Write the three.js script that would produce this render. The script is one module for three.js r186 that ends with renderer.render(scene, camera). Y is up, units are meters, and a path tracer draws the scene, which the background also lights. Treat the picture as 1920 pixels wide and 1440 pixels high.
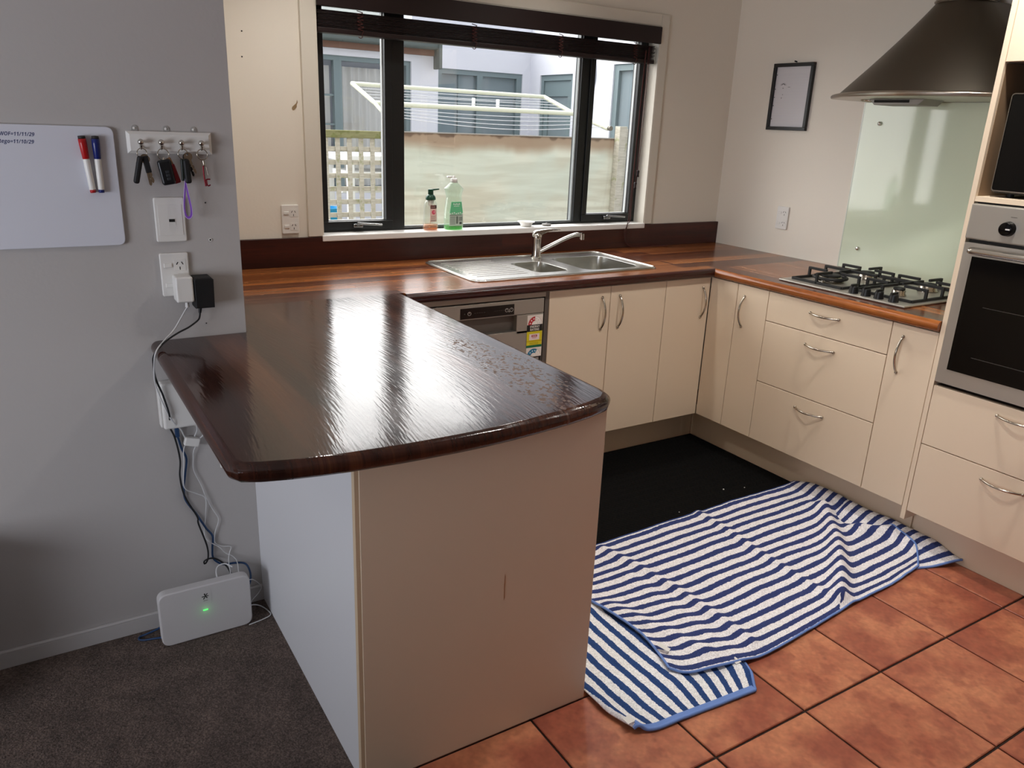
import * as THREE from 'three';
import { RoundedBoxGeometry } from 'three/addons/geometries/RoundedBoxGeometry.js';
import { mergeGeometries, mergeVertices, toCreasedNormals } from 'three/addons/utils/BufferGeometryUtils.js';
import { RectAreaLightUniformsLib } from 'three/addons/lights/RectAreaLightUniformsLib.js';

// ---------------------------------------------------------------- camera, sky, light, exposure
const scene = new THREE.Scene();
const camera = new THREE.PerspectiveCamera(52.19, 4 / 3, 0.05, 200);
camera.position.set(-3.43, 1.511, 3.2926);
camera.rotation.order = 'YXZ';
camera.rotation.set(-0.3211, -0.564, 0.0417);

const renderer = new THREE.WebGLRenderer({ antialias: true });
renderer.toneMapping = THREE.LinearToneMapping;
renderer.toneMappingExposure = 1.24;
renderer.shadowMap.enabled = true;

const SKY = 1.12;
{ // overcast sky, even in every direction of the compass, brighter towards the zenith
  const w = 16, h = 64, d = new Float32Array(w * h * 4);
  for (let j = 0; j < h; j++) {
    const el = ((j + 0.5) / h - 0.5) * Math.PI, s = Math.max(0, Math.sin(el));
    const L = SKY * (1 + 1.0 * s) / 2 * 1.25;
    for (let i = 0; i < w; i++) { const k = (j * w + i) * 4; d[k] = L * 0.94; d[k + 1] = L * 0.98; d[k + 2] = L * 1.06; d[k + 3] = 1; }
  }
  const t = new THREE.DataTexture(d, w, h, THREE.RGBAFormat, THREE.FloatType);
  t.mapping = THREE.EquirectangularReflectionMapping; t.magFilter = THREE.LinearFilter; t.needsUpdate = true;
  scene.background = t;
}
RectAreaLightUniformsLib.init();
function windowLight(x, y, z, w, h, tx, ty, tz, rgb, I) {   // daylight coming in through a glazed door or window of the adjoining living room
  const l = new THREE.RectAreaLight(new THREE.Color().setRGB(...rgb), I, w, h);
  l.position.set(x, y, z); l.lookAt(tx, ty, tz); scene.add(l); return l;
}
windowLight(-6.12, 1.1, 2.85, 1.6, 1.1, -3.3, 0.95, 1.2, [0.92, 0.96, 1.08], 7.4);
{ // the sun behind thin cloud, a broad glow standing over the neighbour's roof
  const sun = new THREE.DirectionalLight(new THREE.Color().setRGB(1.0, 0.985, 0.95), 8.8), az = 0.5, el = 0.56;
  sun.position.set(-1.4 - 12 * Math.cos(el) * Math.sin(az), 1 + 12 * Math.sin(el), 1 - 12 * Math.cos(el) * Math.cos(az)); sun.target.position.set(-1.4, 1, 1);
  sun.castShadow = true; sun.shadow.radius = 200; sun.shadow.mapSize.set(2048, 2048);
  const c = sun.shadow.camera; c.left = -9; c.right = 9; c.top = 9; c.bottom = -9; c.near = 0.5; c.far = 30; scene.add(sun, sun.target);
}

// ---------------------------------------------------------------- helpers
let seed = 12345;
const rnd = () => { seed = (seed * 1664525 + 1013904223) >>> 0; return seed / 4294967296; };
const rr = (a, b) => a + (b - a) * rnd();
function hash(x, y, s) { let h = Math.imul(x | 0, 374761393) ^ Math.imul(y | 0, 668265263) ^ Math.imul(s | 0, 2147483647 - 1274126177); h = Math.imul(h ^ (h >>> 13), 1274126177); return ((h ^ (h >>> 16)) >>> 0) / 4294967296; }
function vnoise(x, y, s = 0, px = 0, py = 0) {  // value noise, optionally periodic
  const xi = Math.floor(x), yi = Math.floor(y), fx = x - xi, fy = y - yi, u = fx * fx * (3 - 2 * fx), v = fy * fy * (3 - 2 * fy);
  const m = (a, p) => p ? ((a % p) + p) % p : a;
  const a = hash(m(xi, px), m(yi, py), s), b = hash(m(xi + 1, px), m(yi, py), s), c = hash(m(xi, px), m(yi + 1, py), s), d = hash(m(xi + 1, px), m(yi + 1, py), s);
  return a + (b - a) * u + (c - a) * v + (a - b - c + d) * u * v;
}
function fbm(x, y, s, o = 4, px = 0, py = 0) { let t = 0, a = 0.5, n = 0; for (let i = 0; i < o; i++) { t += a * vnoise(x, y, s + i * 17, px, py); n += a; x *= 2; y *= 2; px *= 2; py *= 2; a *= 0.5; } return t / n; }
const clamp = (x, a = 0, b = 1) => Math.min(b, Math.max(a, x));
const sstep = (a, b, x) => { const t = clamp((x - a) / (b - a)); return t * t * (3 - 2 * t); };
const lerp = (a, b, t) => a + (b - a) * t;
const mix3 = (a, b, t) => [lerp(a[0], b[0], t), lerp(a[1], b[1], t), lerp(a[2], b[2], t)];
function tex(w, h, fn, srgb = true, repeat = null) {
  const d = new Uint8Array(w * h * 4);
  for (let j = 0; j < h; j++) for (let i = 0; i < w; i++) {
    const c = fn((i + 0.5) / w, (j + 0.5) / h), k = (j * w + i) * 4;
    if (typeof c === 'number') { d[k] = d[k + 1] = d[k + 2] = clamp(c, 0, 255); } else { d[k] = clamp(c[0], 0, 255); d[k + 1] = clamp(c[1], 0, 255); d[k + 2] = clamp(c[2], 0, 255); }
    d[k + 3] = 255;
  }
  const t = new THREE.DataTexture(d, w, h, THREE.RGBAFormat);
  t.magFilter = THREE.LinearFilter; t.minFilter = THREE.LinearMipmapLinearFilter; t.generateMipmaps = true;
  t.wrapS = t.wrapT = THREE.RepeatWrapping; if (srgb) t.colorSpace = THREE.SRGBColorSpace;
  if (repeat) t.repeat.set(repeat[0], repeat[1]);
  t.needsUpdate = true; return t;
}
function canvasTex(w, h, draw) {
  const c = document.createElement('canvas'); c.width = w; c.height = h; draw(c.getContext('2d'), w, h);
  const t = new THREE.CanvasTexture(c); t.colorSpace = THREE.SRGBColorSpace; t.magFilter = THREE.LinearFilter; return t;
}
const M = (o) => new THREE.MeshStandardMaterial(o);
const MP = (o) => new THREE.MeshPhysicalMaterial(o);
const taken = {};
function numbered(n) { const k = taken[n] ?? 0; taken[n] = k + 1; return k ? n + '_' + String(k).padStart(3, '0') : n; }
function tag(o, label, category, group) { o.userData = { ...o.userData, label, category }; if (group) o.userData.group = group; return o; }
const _v = new THREE.Vector3();
function shade(o) { o.castShadow = true; o.receiveShadow = true; return o; }
// planar uv in metres by the facing of each triangle
function metreUV(g) {
  if (g.index) g = g.toNonIndexed();
  const p = g.attributes.position, n = p.count, uv = new Float32Array(n * 2), a = new THREE.Vector3(), b = new THREE.Vector3(), c = new THREE.Vector3();
  for (let i = 0; i < n; i += 3) {
    a.fromBufferAttribute(p, i); b.fromBufferAttribute(p, i + 1); c.fromBufferAttribute(p, i + 2);
    const nn = b.clone().sub(a).cross(c.clone().sub(a)), x = Math.abs(nn.x), y = Math.abs(nn.y), z = Math.abs(nn.z);
    [a, b, c].forEach((q, k) => { const r = y >= x && y >= z ? [q.x, q.z] : x >= z ? [q.z, q.y] : [q.x, q.y]; uv[(i + k) * 2] = r[0]; uv[(i + k) * 2 + 1] = r[1]; });
  }
  g.setAttribute('uv', new THREE.BufferAttribute(uv, 2)); return g;
}
// geometry is given in world coordinates; the part is set into its parent's frame
function part(name, geo, mat, parent) {
  if (Array.isArray(geo)) geo = merge(geo);
  if (mat.userData.metre) geo = metreUV(geo);
  parent.updateWorldMatrix(true, false);
  geo.applyMatrix4(parent.matrixWorld.clone().invert());
  const o = shade(new THREE.Mesh(geo, mat)); o.name = name; parent.add(o); return o;
}
function single(name, geo, mat, label, category, group) {   // a thing of one mesh, its origin at its base
  if (Array.isArray(geo)) geo = merge(geo);
  if (mat.userData.metre) geo = metreUV(geo);
  geo.computeBoundingBox(); const b = geo.boundingBox, x = (b.min.x + b.max.x) / 2, z = (b.min.z + b.max.z) / 2, y = b.min.y;
  geo.translate(-x, -y, -z);
  const o = shade(new THREE.Mesh(geo, mat)); o.name = numbered(name); o.position.set(x, y, z); scene.add(o); return tag(o, label, category, group);
}
function thing(name, label, category, pos = [0, 0, 0], group) {
  const o = new THREE.Group(); o.name = numbered(name); o.position.set(...pos); scene.add(o); return tag(o, label, category, group);
}
function struct(name, geo, mat, label) {
  if (Array.isArray(geo)) geo = merge(geo);
  if (mat.userData.metre) geo = metreUV(geo);
  const o = shade(new THREE.Mesh(geo, mat)); o.name = name; o.userData = { kind: 'structure', label, category: name.split('_')[0] }; scene.add(o); return o;
}
function structGroup(name, label) { const o = new THREE.Group(); o.name = name; o.userData = { kind: 'structure', label, category: name.split('_')[0] }; scene.add(o); return o; }
function merge(list) {
  list = list.map((g) => { g = g.index ? g.toNonIndexed() : g; for (const k of Object.keys(g.attributes)) if (!['position', 'normal', 'uv'].includes(k)) g.deleteAttribute(k); if (!g.attributes.uv) g.setAttribute('uv', new THREE.BufferAttribute(new Float32Array(g.attributes.position.count * 2), 2)); if (!g.attributes.normal) g.computeVertexNormals(); return g; });
  return mergeGeometries(list);
}
const box = (x0, x1, y0, y1, z0, z1, r = 0, seg = 2) => {
  const w = Math.abs(x1 - x0), h = Math.abs(y1 - y0), d = Math.abs(z1 - z0);
  const g = r > 0 ? new RoundedBoxGeometry(w, h, d, seg, Math.min(r, w / 2.01, h / 2.01, d / 2.01)) : new THREE.BoxGeometry(w, h, d);
  return g.translate((x0 + x1) / 2, (y0 + y1) / 2, (z0 + z1) / 2);
};
const V3 = (a) => new THREE.Vector3(a[0], a[1], a[2]);
function tube(pts, r, seg = 40, rad = 8, tension = 0.5, closed = false) {
  return new THREE.TubeGeometry(new THREE.CatmullRomCurve3(pts.map(V3), closed, 'catmullrom', tension), seg, r, rad, closed);
}
function rod(a, b, r, r2 = r, seg = 16) {
  const A = V3(a), B = V3(b), L = A.distanceTo(B), g = new THREE.CylinderGeometry(r2, r, L, seg);
  g.applyQuaternion(new THREE.Quaternion().setFromUnitVectors(new THREE.Vector3(0, 1, 0), B.clone().sub(A).normalize()));
  return g.translate((a[0] + b[0]) / 2, (a[1] + b[1]) / 2, (a[2] + b[2]) / 2);
}
const lathe = (prof, x, y, z, seg = 32) => new THREE.LatheGeometry(prof.map((p) => new THREE.Vector2(p[0], p[1])), seg).translate(x, y, z);
function roundRect(x0, y0, x1, y1, r) {
  const s = new THREE.Shape();
  s.moveTo(x0 + r, y0); s.lineTo(x1 - r, y0); s.quadraticCurveTo(x1, y0, x1, y0 + r); s.lineTo(x1, y1 - r); s.quadraticCurveTo(x1, y1, x1 - r, y1);
  s.lineTo(x0 + r, y1); s.quadraticCurveTo(x0, y1, x0, y1 - r); s.lineTo(x0, y0 + r); s.quadraticCurveTo(x0, y0, x0 + r, y0); return s;
}
function extr(shape, depth, bev = 0, seg = 2, curve = 8) {
  return new THREE.ExtrudeGeometry(shape, { depth: Math.max(1e-5, depth - 2 * bev), bevelEnabled: bev > 0, bevelSize: bev, bevelOffset: -bev, bevelThickness: bev, bevelSegments: seg, curveSegments: curve }).translate(0, 0, bev);
}
// slab: outline [[x,z],...] with a flag per edge (true = bullnose), between y0 and y1
function slab(outline, flags, y0, y1, segs = 10) {
  const n = outline.length; let A = 0;
  for (let i = 0; i < n; i++) { const p = outline[i], q = outline[(i + 1) % n]; A += p[0] * q[1] - q[0] * p[1]; }
  if (A < 0) { outline = outline.slice().reverse(); const f = flags.slice(); flags = f.map((_, i) => f[(n - 2 - i + 2 * n) % n]); }
  const r = (y1 - y0) / 2, yc = (y0 + y1) / 2;
  const nor = outline.map((p, i) => { const q = outline[(i + 1) % n], dx = q[0] - p[0], dz = q[1] - p[1], l = Math.hypot(dx, dz); return [dz / l, -dx / l]; });
  const ring = (off) => outline.map((p, i) => {
    const a = (i + n - 1) % n, n1 = nor[a], n2 = nor[i], o1 = flags[a] ? off : 0, o2 = flags[i] ? off : 0, det = n1[0] * n2[1] - n1[1] * n2[0];
    if (Math.abs(det) < 0.02) { const o = Math.max(o1, o2); return [p[0] + (n1[0] + n2[0]) / 2 * o, p[1] + (n1[1] + n2[1]) / 2 * o]; }
    return [p[0] + (o1 * n2[1] - o2 * n1[1]) / det, p[1] + (n1[0] * o2 - n2[0] * o1) / det];
  });
  const pos = [], rings = [];
  for (let k = 0; k <= segs; k++) { const t = -Math.PI / 2 + Math.PI * k / segs; rings.push([ring(r * Math.cos(t)), yc + r * Math.sin(t)]); }
  for (let k = 0; k < segs; k++) for (let i = 0; i < n; i++) {
    const j = (i + 1) % n, a = [rings[k][0][i][0], rings[k][1], rings[k][0][i][1]], b = [rings[k][0][j][0], rings[k][1], rings[k][0][j][1]], c = [rings[k + 1][0][j][0], rings[k + 1][1], rings[k + 1][0][j][1]], d = [rings[k + 1][0][i][0], rings[k + 1][1], rings[k + 1][0][i][1]];
    pos.push(...a, ...c, ...b, ...a, ...d, ...c);
  }
  const nose = new THREE.BufferGeometry(); nose.setAttribute('position', new THREE.Float32BufferAttribute(pos.splice(0), 3));
  const tri = THREE.ShapeUtils.triangulateShape(outline.map((p) => new THREE.Vector2(p[0], p[1])), []);
  for (const [a, b, c] of tri) {
    pos.push(outline[a][0], y1, outline[a][1], outline[c][0], y1, outline[c][1], outline[b][0], y1, outline[b][1]);
    pos.push(outline[a][0], y0, outline[a][1], outline[b][0], y0, outline[b][1], outline[c][0], y0, outline[c][1]);
  }
  let g = new THREE.BufferGeometry(); g.setAttribute('position', new THREE.Float32BufferAttribute(pos, 3));
  g.computeVertexNormals();
  return mergeGeometries([toCreasedNormals(nose, 0.6), g]);
}

// ---------------------------------------------------------------- materials
const metre = (m) => { m.userData.metre = true; return m; };
const T = {};
T.wallBump = tex(256, 256, (u, v) => 128 + 90 * (fbm(u * 32, v * 32, 3, 3, 32, 32) - 0.5), false, [4, 4]);
T.fine = tex(256, 256, (u, v) => 255 * fbm(u * 64, v * 64, 9, 2, 64, 64), false, [8, 8]);
T.brush = tex(512, 256, (u, v) => 255 * (0.7 * vnoise(u * 6, v * 128, 5, 6, 128) + 0.3 * vnoise(u * 24, v * 256, 6, 24, 256)), false, [3, 6]);
const mWall = metre(M({ color: 0xeee7da, roughness: 0.72, bumpMap: T.wallBump, bumpScale: 0.0006 }));
const mWallGrey = metre(M({ color: 0xbebab7, roughness: 0.7, bumpMap: T.wallBump, bumpScale: 0.0006 }));
const mCeil = M({ color: 0xe9e6df, roughness: 0.9 });
const mTrim = M({ color: 0xe0dacd, roughness: 0.45 });
const mTrimGrey = M({ color: 0xc9c6c4, roughness: 0.5 });
const mWhitePaint = metre(M({ color: 0xe4e4e6, roughness: 0.4, bumpMap: T.wallBump, bumpScale: 0.0004 }));
const mCream = metre(M({ color: 0xe8d4ba, roughness: 0.42, bumpMap: T.fine, bumpScale: 0.00004 }));
const mCreamEdge = M({ color: 0xd9c1a0, roughness: 0.5 });
const mCarcass = M({ color: 0x4a3a2a, roughness: 0.8 });
const mPlastic = M({ color: 0xe9e7e2, roughness: 0.35 });
const mSlot = M({ color: 0x15110e, roughness: 0.8 });
const mBlack = M({ color: 0x0c0c0d, roughness: 0.4 });
const mBlackGloss = MP({ color: 0x040405, roughness: 0.12, ior: 1.5, specularIntensity: 0.45 });
const mAlu = M({ color: 0x16191a, roughness: 0.42 });
const mChrome = M({ color: 0xd6d3cd, roughness: 0.12, metalness: 1 });
const mNickel = M({ color: 0xb9b1a4, roughness: 0.22, metalness: 1 });
const mSteel = metre(M({ color: 0xbab5ac, roughness: 0.38, metalness: 0.75, bumpMap: T.brush, bumpScale: 0.00002 }));
const mSink = metre(M({ color: 0xc4c2bc, roughness: 0.27, metalness: 1, bumpMap: T.brush, bumpScale: 0.00002 }));
const mHood = metre(M({ color: 0x6f695f, roughness: 0.42, metalness: 1, bumpMap: T.brush, bumpScale: 0.00002 }));
const mDishSteel = metre(M({ color: 0xaba59b, roughness: 0.45, metalness: 0.55, bumpMap: T.brush, bumpScale: 0.00002 }));
const mIron = M({ color: 0x141414, roughness: 0.55 });
const mGlass = MP({ color: 0xffffff, roughness: 0, transmission: 1, thickness: 0, ior: 1.45 });
const mBlind = M({ color: 0x1a0507, roughness: 0.5 });
const mCordRed = M({ color: 0x4a201c, roughness: 0.8 });
const mRubberBlack = M({ color: 0x101012, roughness: 0.6 });
const mCordWhite = M({ color: 0xdcdcdc, roughness: 0.5 });
const mCordBlue = M({ color: 0x1c3f68, roughness: 0.5 });

// worktop timber: glued staves running along u, about a tenth of a metre wide
function woodColour(a, c, s, dark, mid, light, stave, tone) {
  const k = Math.floor(c / stave), off = hash(k, 7, s) * 40, seg = Math.floor((a + hash(k, 3, s) * 1.6) / 1.6), tn = hash(k, seg, s + 1);
  const ring = fbm((a + off) * 1.3 + tn * 9, c * 34 + off, s + 2, 4), streak = vnoise((a + off) * 3, c * 260, s + 5), pore = vnoise((a + off) * 18, c * 700, s + 6);
  let t = clamp(0.15 + tone * (tn - 0.5) + 0.75 * (ring - 0.2) + 0.22 * (streak - 0.5));
  let col = t < 0.5 ? mix3(dark, mid, t * 2) : mix3(mid, light, (t - 0.5) * 2);
  const d = 1 - 0.22 * sstep(0.62, 0.9, pore) - 0.12 * sstep(0.03, 0.0, Math.abs((c / stave) % 1 - 0.02));
  return [col[0] * d, col[1] * d, col[2] * d];
}
const WL = 3.2, WC = 0.8;
T.wood = tex(2048, 512, (u, v) => {
  const a = u * WL, c = v * WC; let col = woodColour(a, c, 41, [76, 37, 21], [134, 77, 40], [188, 120, 62], 0.088, 0.8);
  const w = fbm(a * 30, c * 90, 61, 3); // worn flecks in the varnish
  if (w > 0.74) col = mix3(col, [196, 150, 110], 0.35 * sstep(0.74, 0.8, w));
  return col;
});
T.wood.repeat.set(1 / WL, 1 / WC);
const PX0 = -3.18, PX1 = -2.24, PZ0 = 0.64, PZ1 = 2.02;
function wearAt(x, z) { // flaked varnish along the kitchen side of the peninsula
  const dx = (x + 2.405 - 0.03 * Math.sin(z * 5)) / 0.085, dz = (z - 1.62) / 0.32, e = Math.exp(-(dx * dx) - dz * dz);
  const f = fbm(x * 150, z * 105, 71, 3), g = fbm(x * 14, z * 9, 75, 3);
  return sstep(0.6, 0.64, f) * sstep(0.28, 0.5, e * (0.35 + 1.2 * g));
}
T.woodPen = tex(1024, 1400, (u, v) => {
  const x = lerp(PX0, PX1, u), z = lerp(PZ0, PZ1, v), zz = z + 0.05 * fbm(x * 6, z * 2, 88, 2);
  let col = woodColour(zz, x + 5, 52, [34, 16, 12], [66, 34, 23], [120, 70, 38], 0.094, 0.4);
  return mix3(col, [112, 92, 78], 0.8 * wearAt(x, z));
});
T.woodPen.wrapS = T.woodPen.wrapT = THREE.ClampToEdgeWrapping;
T.penBump = tex(1024, 1400, (u, v) => {
  const x = lerp(PX0, PX1, u), z = lerp(PZ0, PZ1, v), sx = x + 0.05 * Math.sin(z * 3);
  return 140 + 130 * (vnoise(z * 17, sx * 230, 91) - 0.5) + 80 * (vnoise(z * 50, sx * 420, 92) - 0.5) - 14 * wearAt(x, z);
}, false);
T.penBump.wrapS = T.penBump.wrapT = THREE.ClampToEdgeWrapping;
T.penRough = tex(512, 700, (u, v) => { const x = lerp(PX0, PX1, u), z = lerp(PZ0, PZ1, v); return 255 * clamp(0.1 + 0.1 * fbm(x * 8, z * 5, 97, 3) + 0.6 * wearAt(x, z)); }, false);
T.penRough.wrapS = T.penRough.wrapT = THREE.ClampToEdgeWrapping;
T.woodBump = tex(1024, 512, (u, v) => 128 + 80 * (vnoise(u * 60, v * 300, 31, 60, 300) - 0.5) + 70 * (fbm(u * 16, v * 40, 33, 3, 16, 40) - 0.5), false);
T.woodBump.repeat.set(1 / 1.2, 1 / 0.6);
const mWood = M({ map: T.wood, roughness: 0.22, bumpMap: T.woodBump, bumpScale: 0.00008 });
const mWoodPen = M({ map: T.woodPen, roughness: 1, roughnessMap: T.penRough, bumpMap: T.penBump, bumpScale: 0.00022 });
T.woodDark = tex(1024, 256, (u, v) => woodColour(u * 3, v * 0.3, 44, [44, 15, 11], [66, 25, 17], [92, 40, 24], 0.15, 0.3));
const mEdgeShaded = M({ map: T.woodDark, roughness: 0.25, bumpMap: T.woodBump, bumpScale: 0.00006 });  // sink-run nose: shade of the side facing the room put into dark timber
T.woodHob = tex(1024, 128, (u, v) => woodColour(u * 1.6, v * 0.2, 47, [116, 58, 26], [164, 96, 46], [200, 132, 74], 0.2, 0.3));
const mHobEdge = M({ map: T.woodHob, roughness: 0.22, bumpMap: T.woodBump, bumpScale: 0.00006 });
const mUpstand = M({ map: T.woodDark, roughness: 0.35, bumpMap: T.woodBump, bumpScale: 0.00006 });

// terracotta look tiles
T.tile = tex(1024, 1024, (u, v) => {
  const a = fbm(u * 8, v * 8, 101, 5, 8, 8), b = fbm(u * 22, v * 22, 103, 4, 22, 22), c = fbm(u * 90, v * 90, 105, 2, 90, 90);
  let col = mix3([158, 86, 65], [198, 128, 93], sstep(0.25, 0.75, a)); col = mix3(col, [138, 71, 56], 0.4 * sstep(0.5, 0.75, b));
  const k = 0.92 + 0.16 * c; return [col[0] * k, col[1] * k, col[2] * k];
});
const mTile = M({ map: T.tile, roughness: 0.3, bumpMap: T.fine, bumpScale: 0.00006 });
const mGrout = M({ color: 0x2c1d15, roughness: 0.9 });
T.carpet = tex(512, 512, (u, v) => { const n = fbm(u * 128, v * 128, 111, 2, 128, 128), m = fbm(u * 8, v * 8, 113, 4, 8, 8); const k = 0.55 + 0.6 * n + 0.3 * (m - 0.5); return [112 * k, 96 * k, 87 * k]; });
T.carpet.repeat.set(2.2, 2.2);
T.carpetB = tex(256, 256, (u, v) => 255 * fbm(u * 100, v * 100, 117, 2, 100, 100), false, [3.2, 3.2]);
const mCarpet = metre(M({ map: T.carpet, roughness: 1, bumpMap: T.carpetB, bumpScale: 0.003 }));

// ---------------------------------------------------------------- room shell
const XN = -2.9076, ZN = 1.0, CH = 2.4, XW = -6.2, ZS = 6;
// floor: grout bed with each tile laid on it
const floor = struct('floor', [box(XN, 0, -0.1, -0.006, 0, ZS)], mGrout, 'terracotta tiled kitchen floor with dark joints');
{
  const tw = 0.3422, tx = -1.0734, tz = 2.2366, gap = 0.0035, variants = [];
  for (let k = 0; k < 6; k++) {
    const h = tw / 2 - gap, c = 0.0022, P = [], U = [];
    const top = [[-h + c, 0, -h + c], [h - c, 0, -h + c], [h - c, 0, h - c], [-h + c, 0, h - c]], bot = [[-h, -c, -h], [h, -c, -h], [h, -c, h], [-h, -c, h]], low = bot.map((p) => [p[0], -0.0065, p[2]]);
    const quad = (a, b, cc, d) => { for (const p of [a, b, cc, a, cc, d]) { P.push(...p); U.push(p[0] + k * 0.37, p[2] + k * 0.21); } };
    quad(top[3], top[2], top[1], top[0]);
    for (let i = 0; i < 4; i++) { const j = (i + 1) % 4; quad(top[i], top[j], bot[j], bot[i]); quad(bot[i], bot[j], low[j], low[i]); }
    const g = new THREE.BufferGeometry(); g.setAttribute('position', new THREE.Float32BufferAttribute(P, 3)); g.setAttribute('uv', new THREE.Float32BufferAttribute(U, 2)); g.computeVertexNormals(); variants.push(g);
  }
  let q = 0;
  for (let i = -5; i <= 3; i++) for (let j = -7; j <= 11; j++) {
    let x0 = tx + i * tw, z0 = tz + j * tw; const x1 = Math.min(x0 + tw, 0), z1 = Math.min(z0 + tw, ZS); x0 = Math.max(x0, XN); z0 = Math.max(z0, 0);
    if (x1 - x0 < 0.03 || z1 - z0 < 0.03) continue;
    const o = shade(new THREE.Mesh(variants[(q * 5 + i * i + 7 * j * j) % 6], mTile)); q++;
    o.name = 'tile'; o.position.set((x0 + x1) / 2, 0, (z0 + z1) / 2); o.scale.set((x1 - x0) / tw, 1, (z1 - z0) / tw); floor.add(o);
  }
}
struct('floor_carpet', [box(XW, XN, -0.1, 0.0, ZN - 0.1, ZS)], mCarpet, 'dark brown short pile carpet');
// walls
const OX0 = -2.338, OX1 = -0.56, OY0 = 1.02, OY1 = 2.0;
const wallBack = struct('wall_back', [box(-3.1, OX0, -0.1, CH, -0.13, 0), box(OX1, 0.12, -0.1, CH, -0.13, 0), box(OX0, OX1, -0.1, OY0 - 0.02, -0.13, 0), box(OX0, OX1, OY1, CH, -0.13, 0)], mWall, 'cream painted wall with the kitchen window');
struct('wall_right', [box(0, 0.12, -0.1, CH, -0.0, ZS)], mWall, 'cream painted wall behind the hob');
struct('wall_return', [box(-3.02, XN, -0.1, CH, 0, ZN - 0.1)], mWall, 'cream painted return wall at the worktop end');
const wallLiving = struct('wall_living', [box(XW, XN, -0.1, CH, ZN - 0.1, ZN)], mWallGrey, 'grey painted wall carrying whiteboard and key rack');
struct('wall_left', [box(XW - 0.12, XW, -0.1, 0.5, ZN - 0.1, ZS), box(XW - 0.12, XW, 2.05, CH, ZN - 0.1, ZS), box(XW - 0.12, XW, 0.5, 2.05, ZN - 0.1, 1.95), box(XW - 0.12, XW, 0.5, 2.05, 3.75, ZS)], mWallGrey, 'painted wall of the living room with its big window');
struct('wall_front', [box(XW, 0, -0.1, CH, ZS, ZS + 0.12)], M({ color: 0xa79a8a, roughness: 0.8 }), 'painted wall opposite the kitchen window');
struct('ceiling', [box(XW - 0.12, 0.12, CH, CH + 0.1, -0.13, ZS + 0.12)], mCeil, 'white flat ceiling');
struct('baseboard_living', [box(XW, XN - 0.004, 0, 0.046, ZN, ZN + 0.012, 0.001), box(XW, XN - 0.004, 0.044, 0.054, ZN, ZN + 0.012, 0.004)], mTrimGrey, 'low pale skirting along the grey wall');
// unseen ceiling downlights, added to brighten the walls, worktop and floor
for (const [x, z, I, where] of [[-2.4, 0.52, 2.1, 'over the worktop corner'], [-1.35, 0.52, 1.3, 'over the sink'], [-1.75, 1.85, 3.2, 'over the striped towels'], [-0.95, 1.95, 3.8, 'over the tiles beside the oven tower']]) {
  const g = thing('fill_downlight', 'unseen small round ceiling lamp added as fill light ' + where, 'light', [x, CH - 0.012, z]);
  part('trim_ring', lathe([[0.042, CH - 0.0005], [0.06, CH - 0.0005], [0.06, CH - 0.006], [0.052, CH - 0.01], [0.042, CH - 0.008]], x, 0, z, 32), mTrim, g);
  part('lens', lathe([[0, CH - 0.006], [0.042, CH - 0.006], [0.042, CH - 0.0008], [0, CH - 0.0008]], x, 0, z, 32), M({ color: 0xf4efe4, roughness: 0.5, emissive: new THREE.Color().setRGB(1, 0.94, 0.84), emissiveIntensity: 4 }), g);
  const l = new THREE.SpotLight(new THREE.Color().setRGB(1, 0.96, 0.91), I, 0, 1.15, 0.7, 2); l.position.set(x, CH - 0.02, z); l.target.position.set(x, 0, z); l.castShadow = true; l.shadow.radius = 2.5; scene.add(l, l.target);
}
// living room windows (beyond the picture, the source of the side light)
function plainWindow(name, label, axis, at, a0, a1, y0, y1, n) {
  const g = structGroup(name, label), f = 0.05, b = (p0, p1, q0, q1, t0, t1) => axis === 'x' ? box(at + t0, at + t1, q0, q1, p0, p1) : box(p0, p1, q0, q1, at + t0, at + t1);
  part('frame', [b(a0, a1, y0, y0 + f, 0.02, 0.08), b(a0, a1, y1 - f, y1, 0.02, 0.08), b(a0, a0 + f, y0 + f, y1 - f, 0.02, 0.08), b(a1 - f, a1, y0 + f, y1 - f, 0.02, 0.08)], mAlu, g);
  for (let i = 0; i < n; i++) { const w = (a1 - a0 - f) / n; part('pane', b(a0 + f + i * w, a0 + (i + 1) * w, y0 + f, y1 - f, 0.048, 0.052), mGlass, g); if (i) part('mullion', b(a0 + i * w, a0 + i * w + f, y0 + f, y1 - f, 0.02, 0.08), mAlu, g); }
}
plainWindow('window_2', 'wide dark framed living room window', 'x', XW - 0.1, 1.95, 3.75, 0.5, 2.05, 2);

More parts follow.
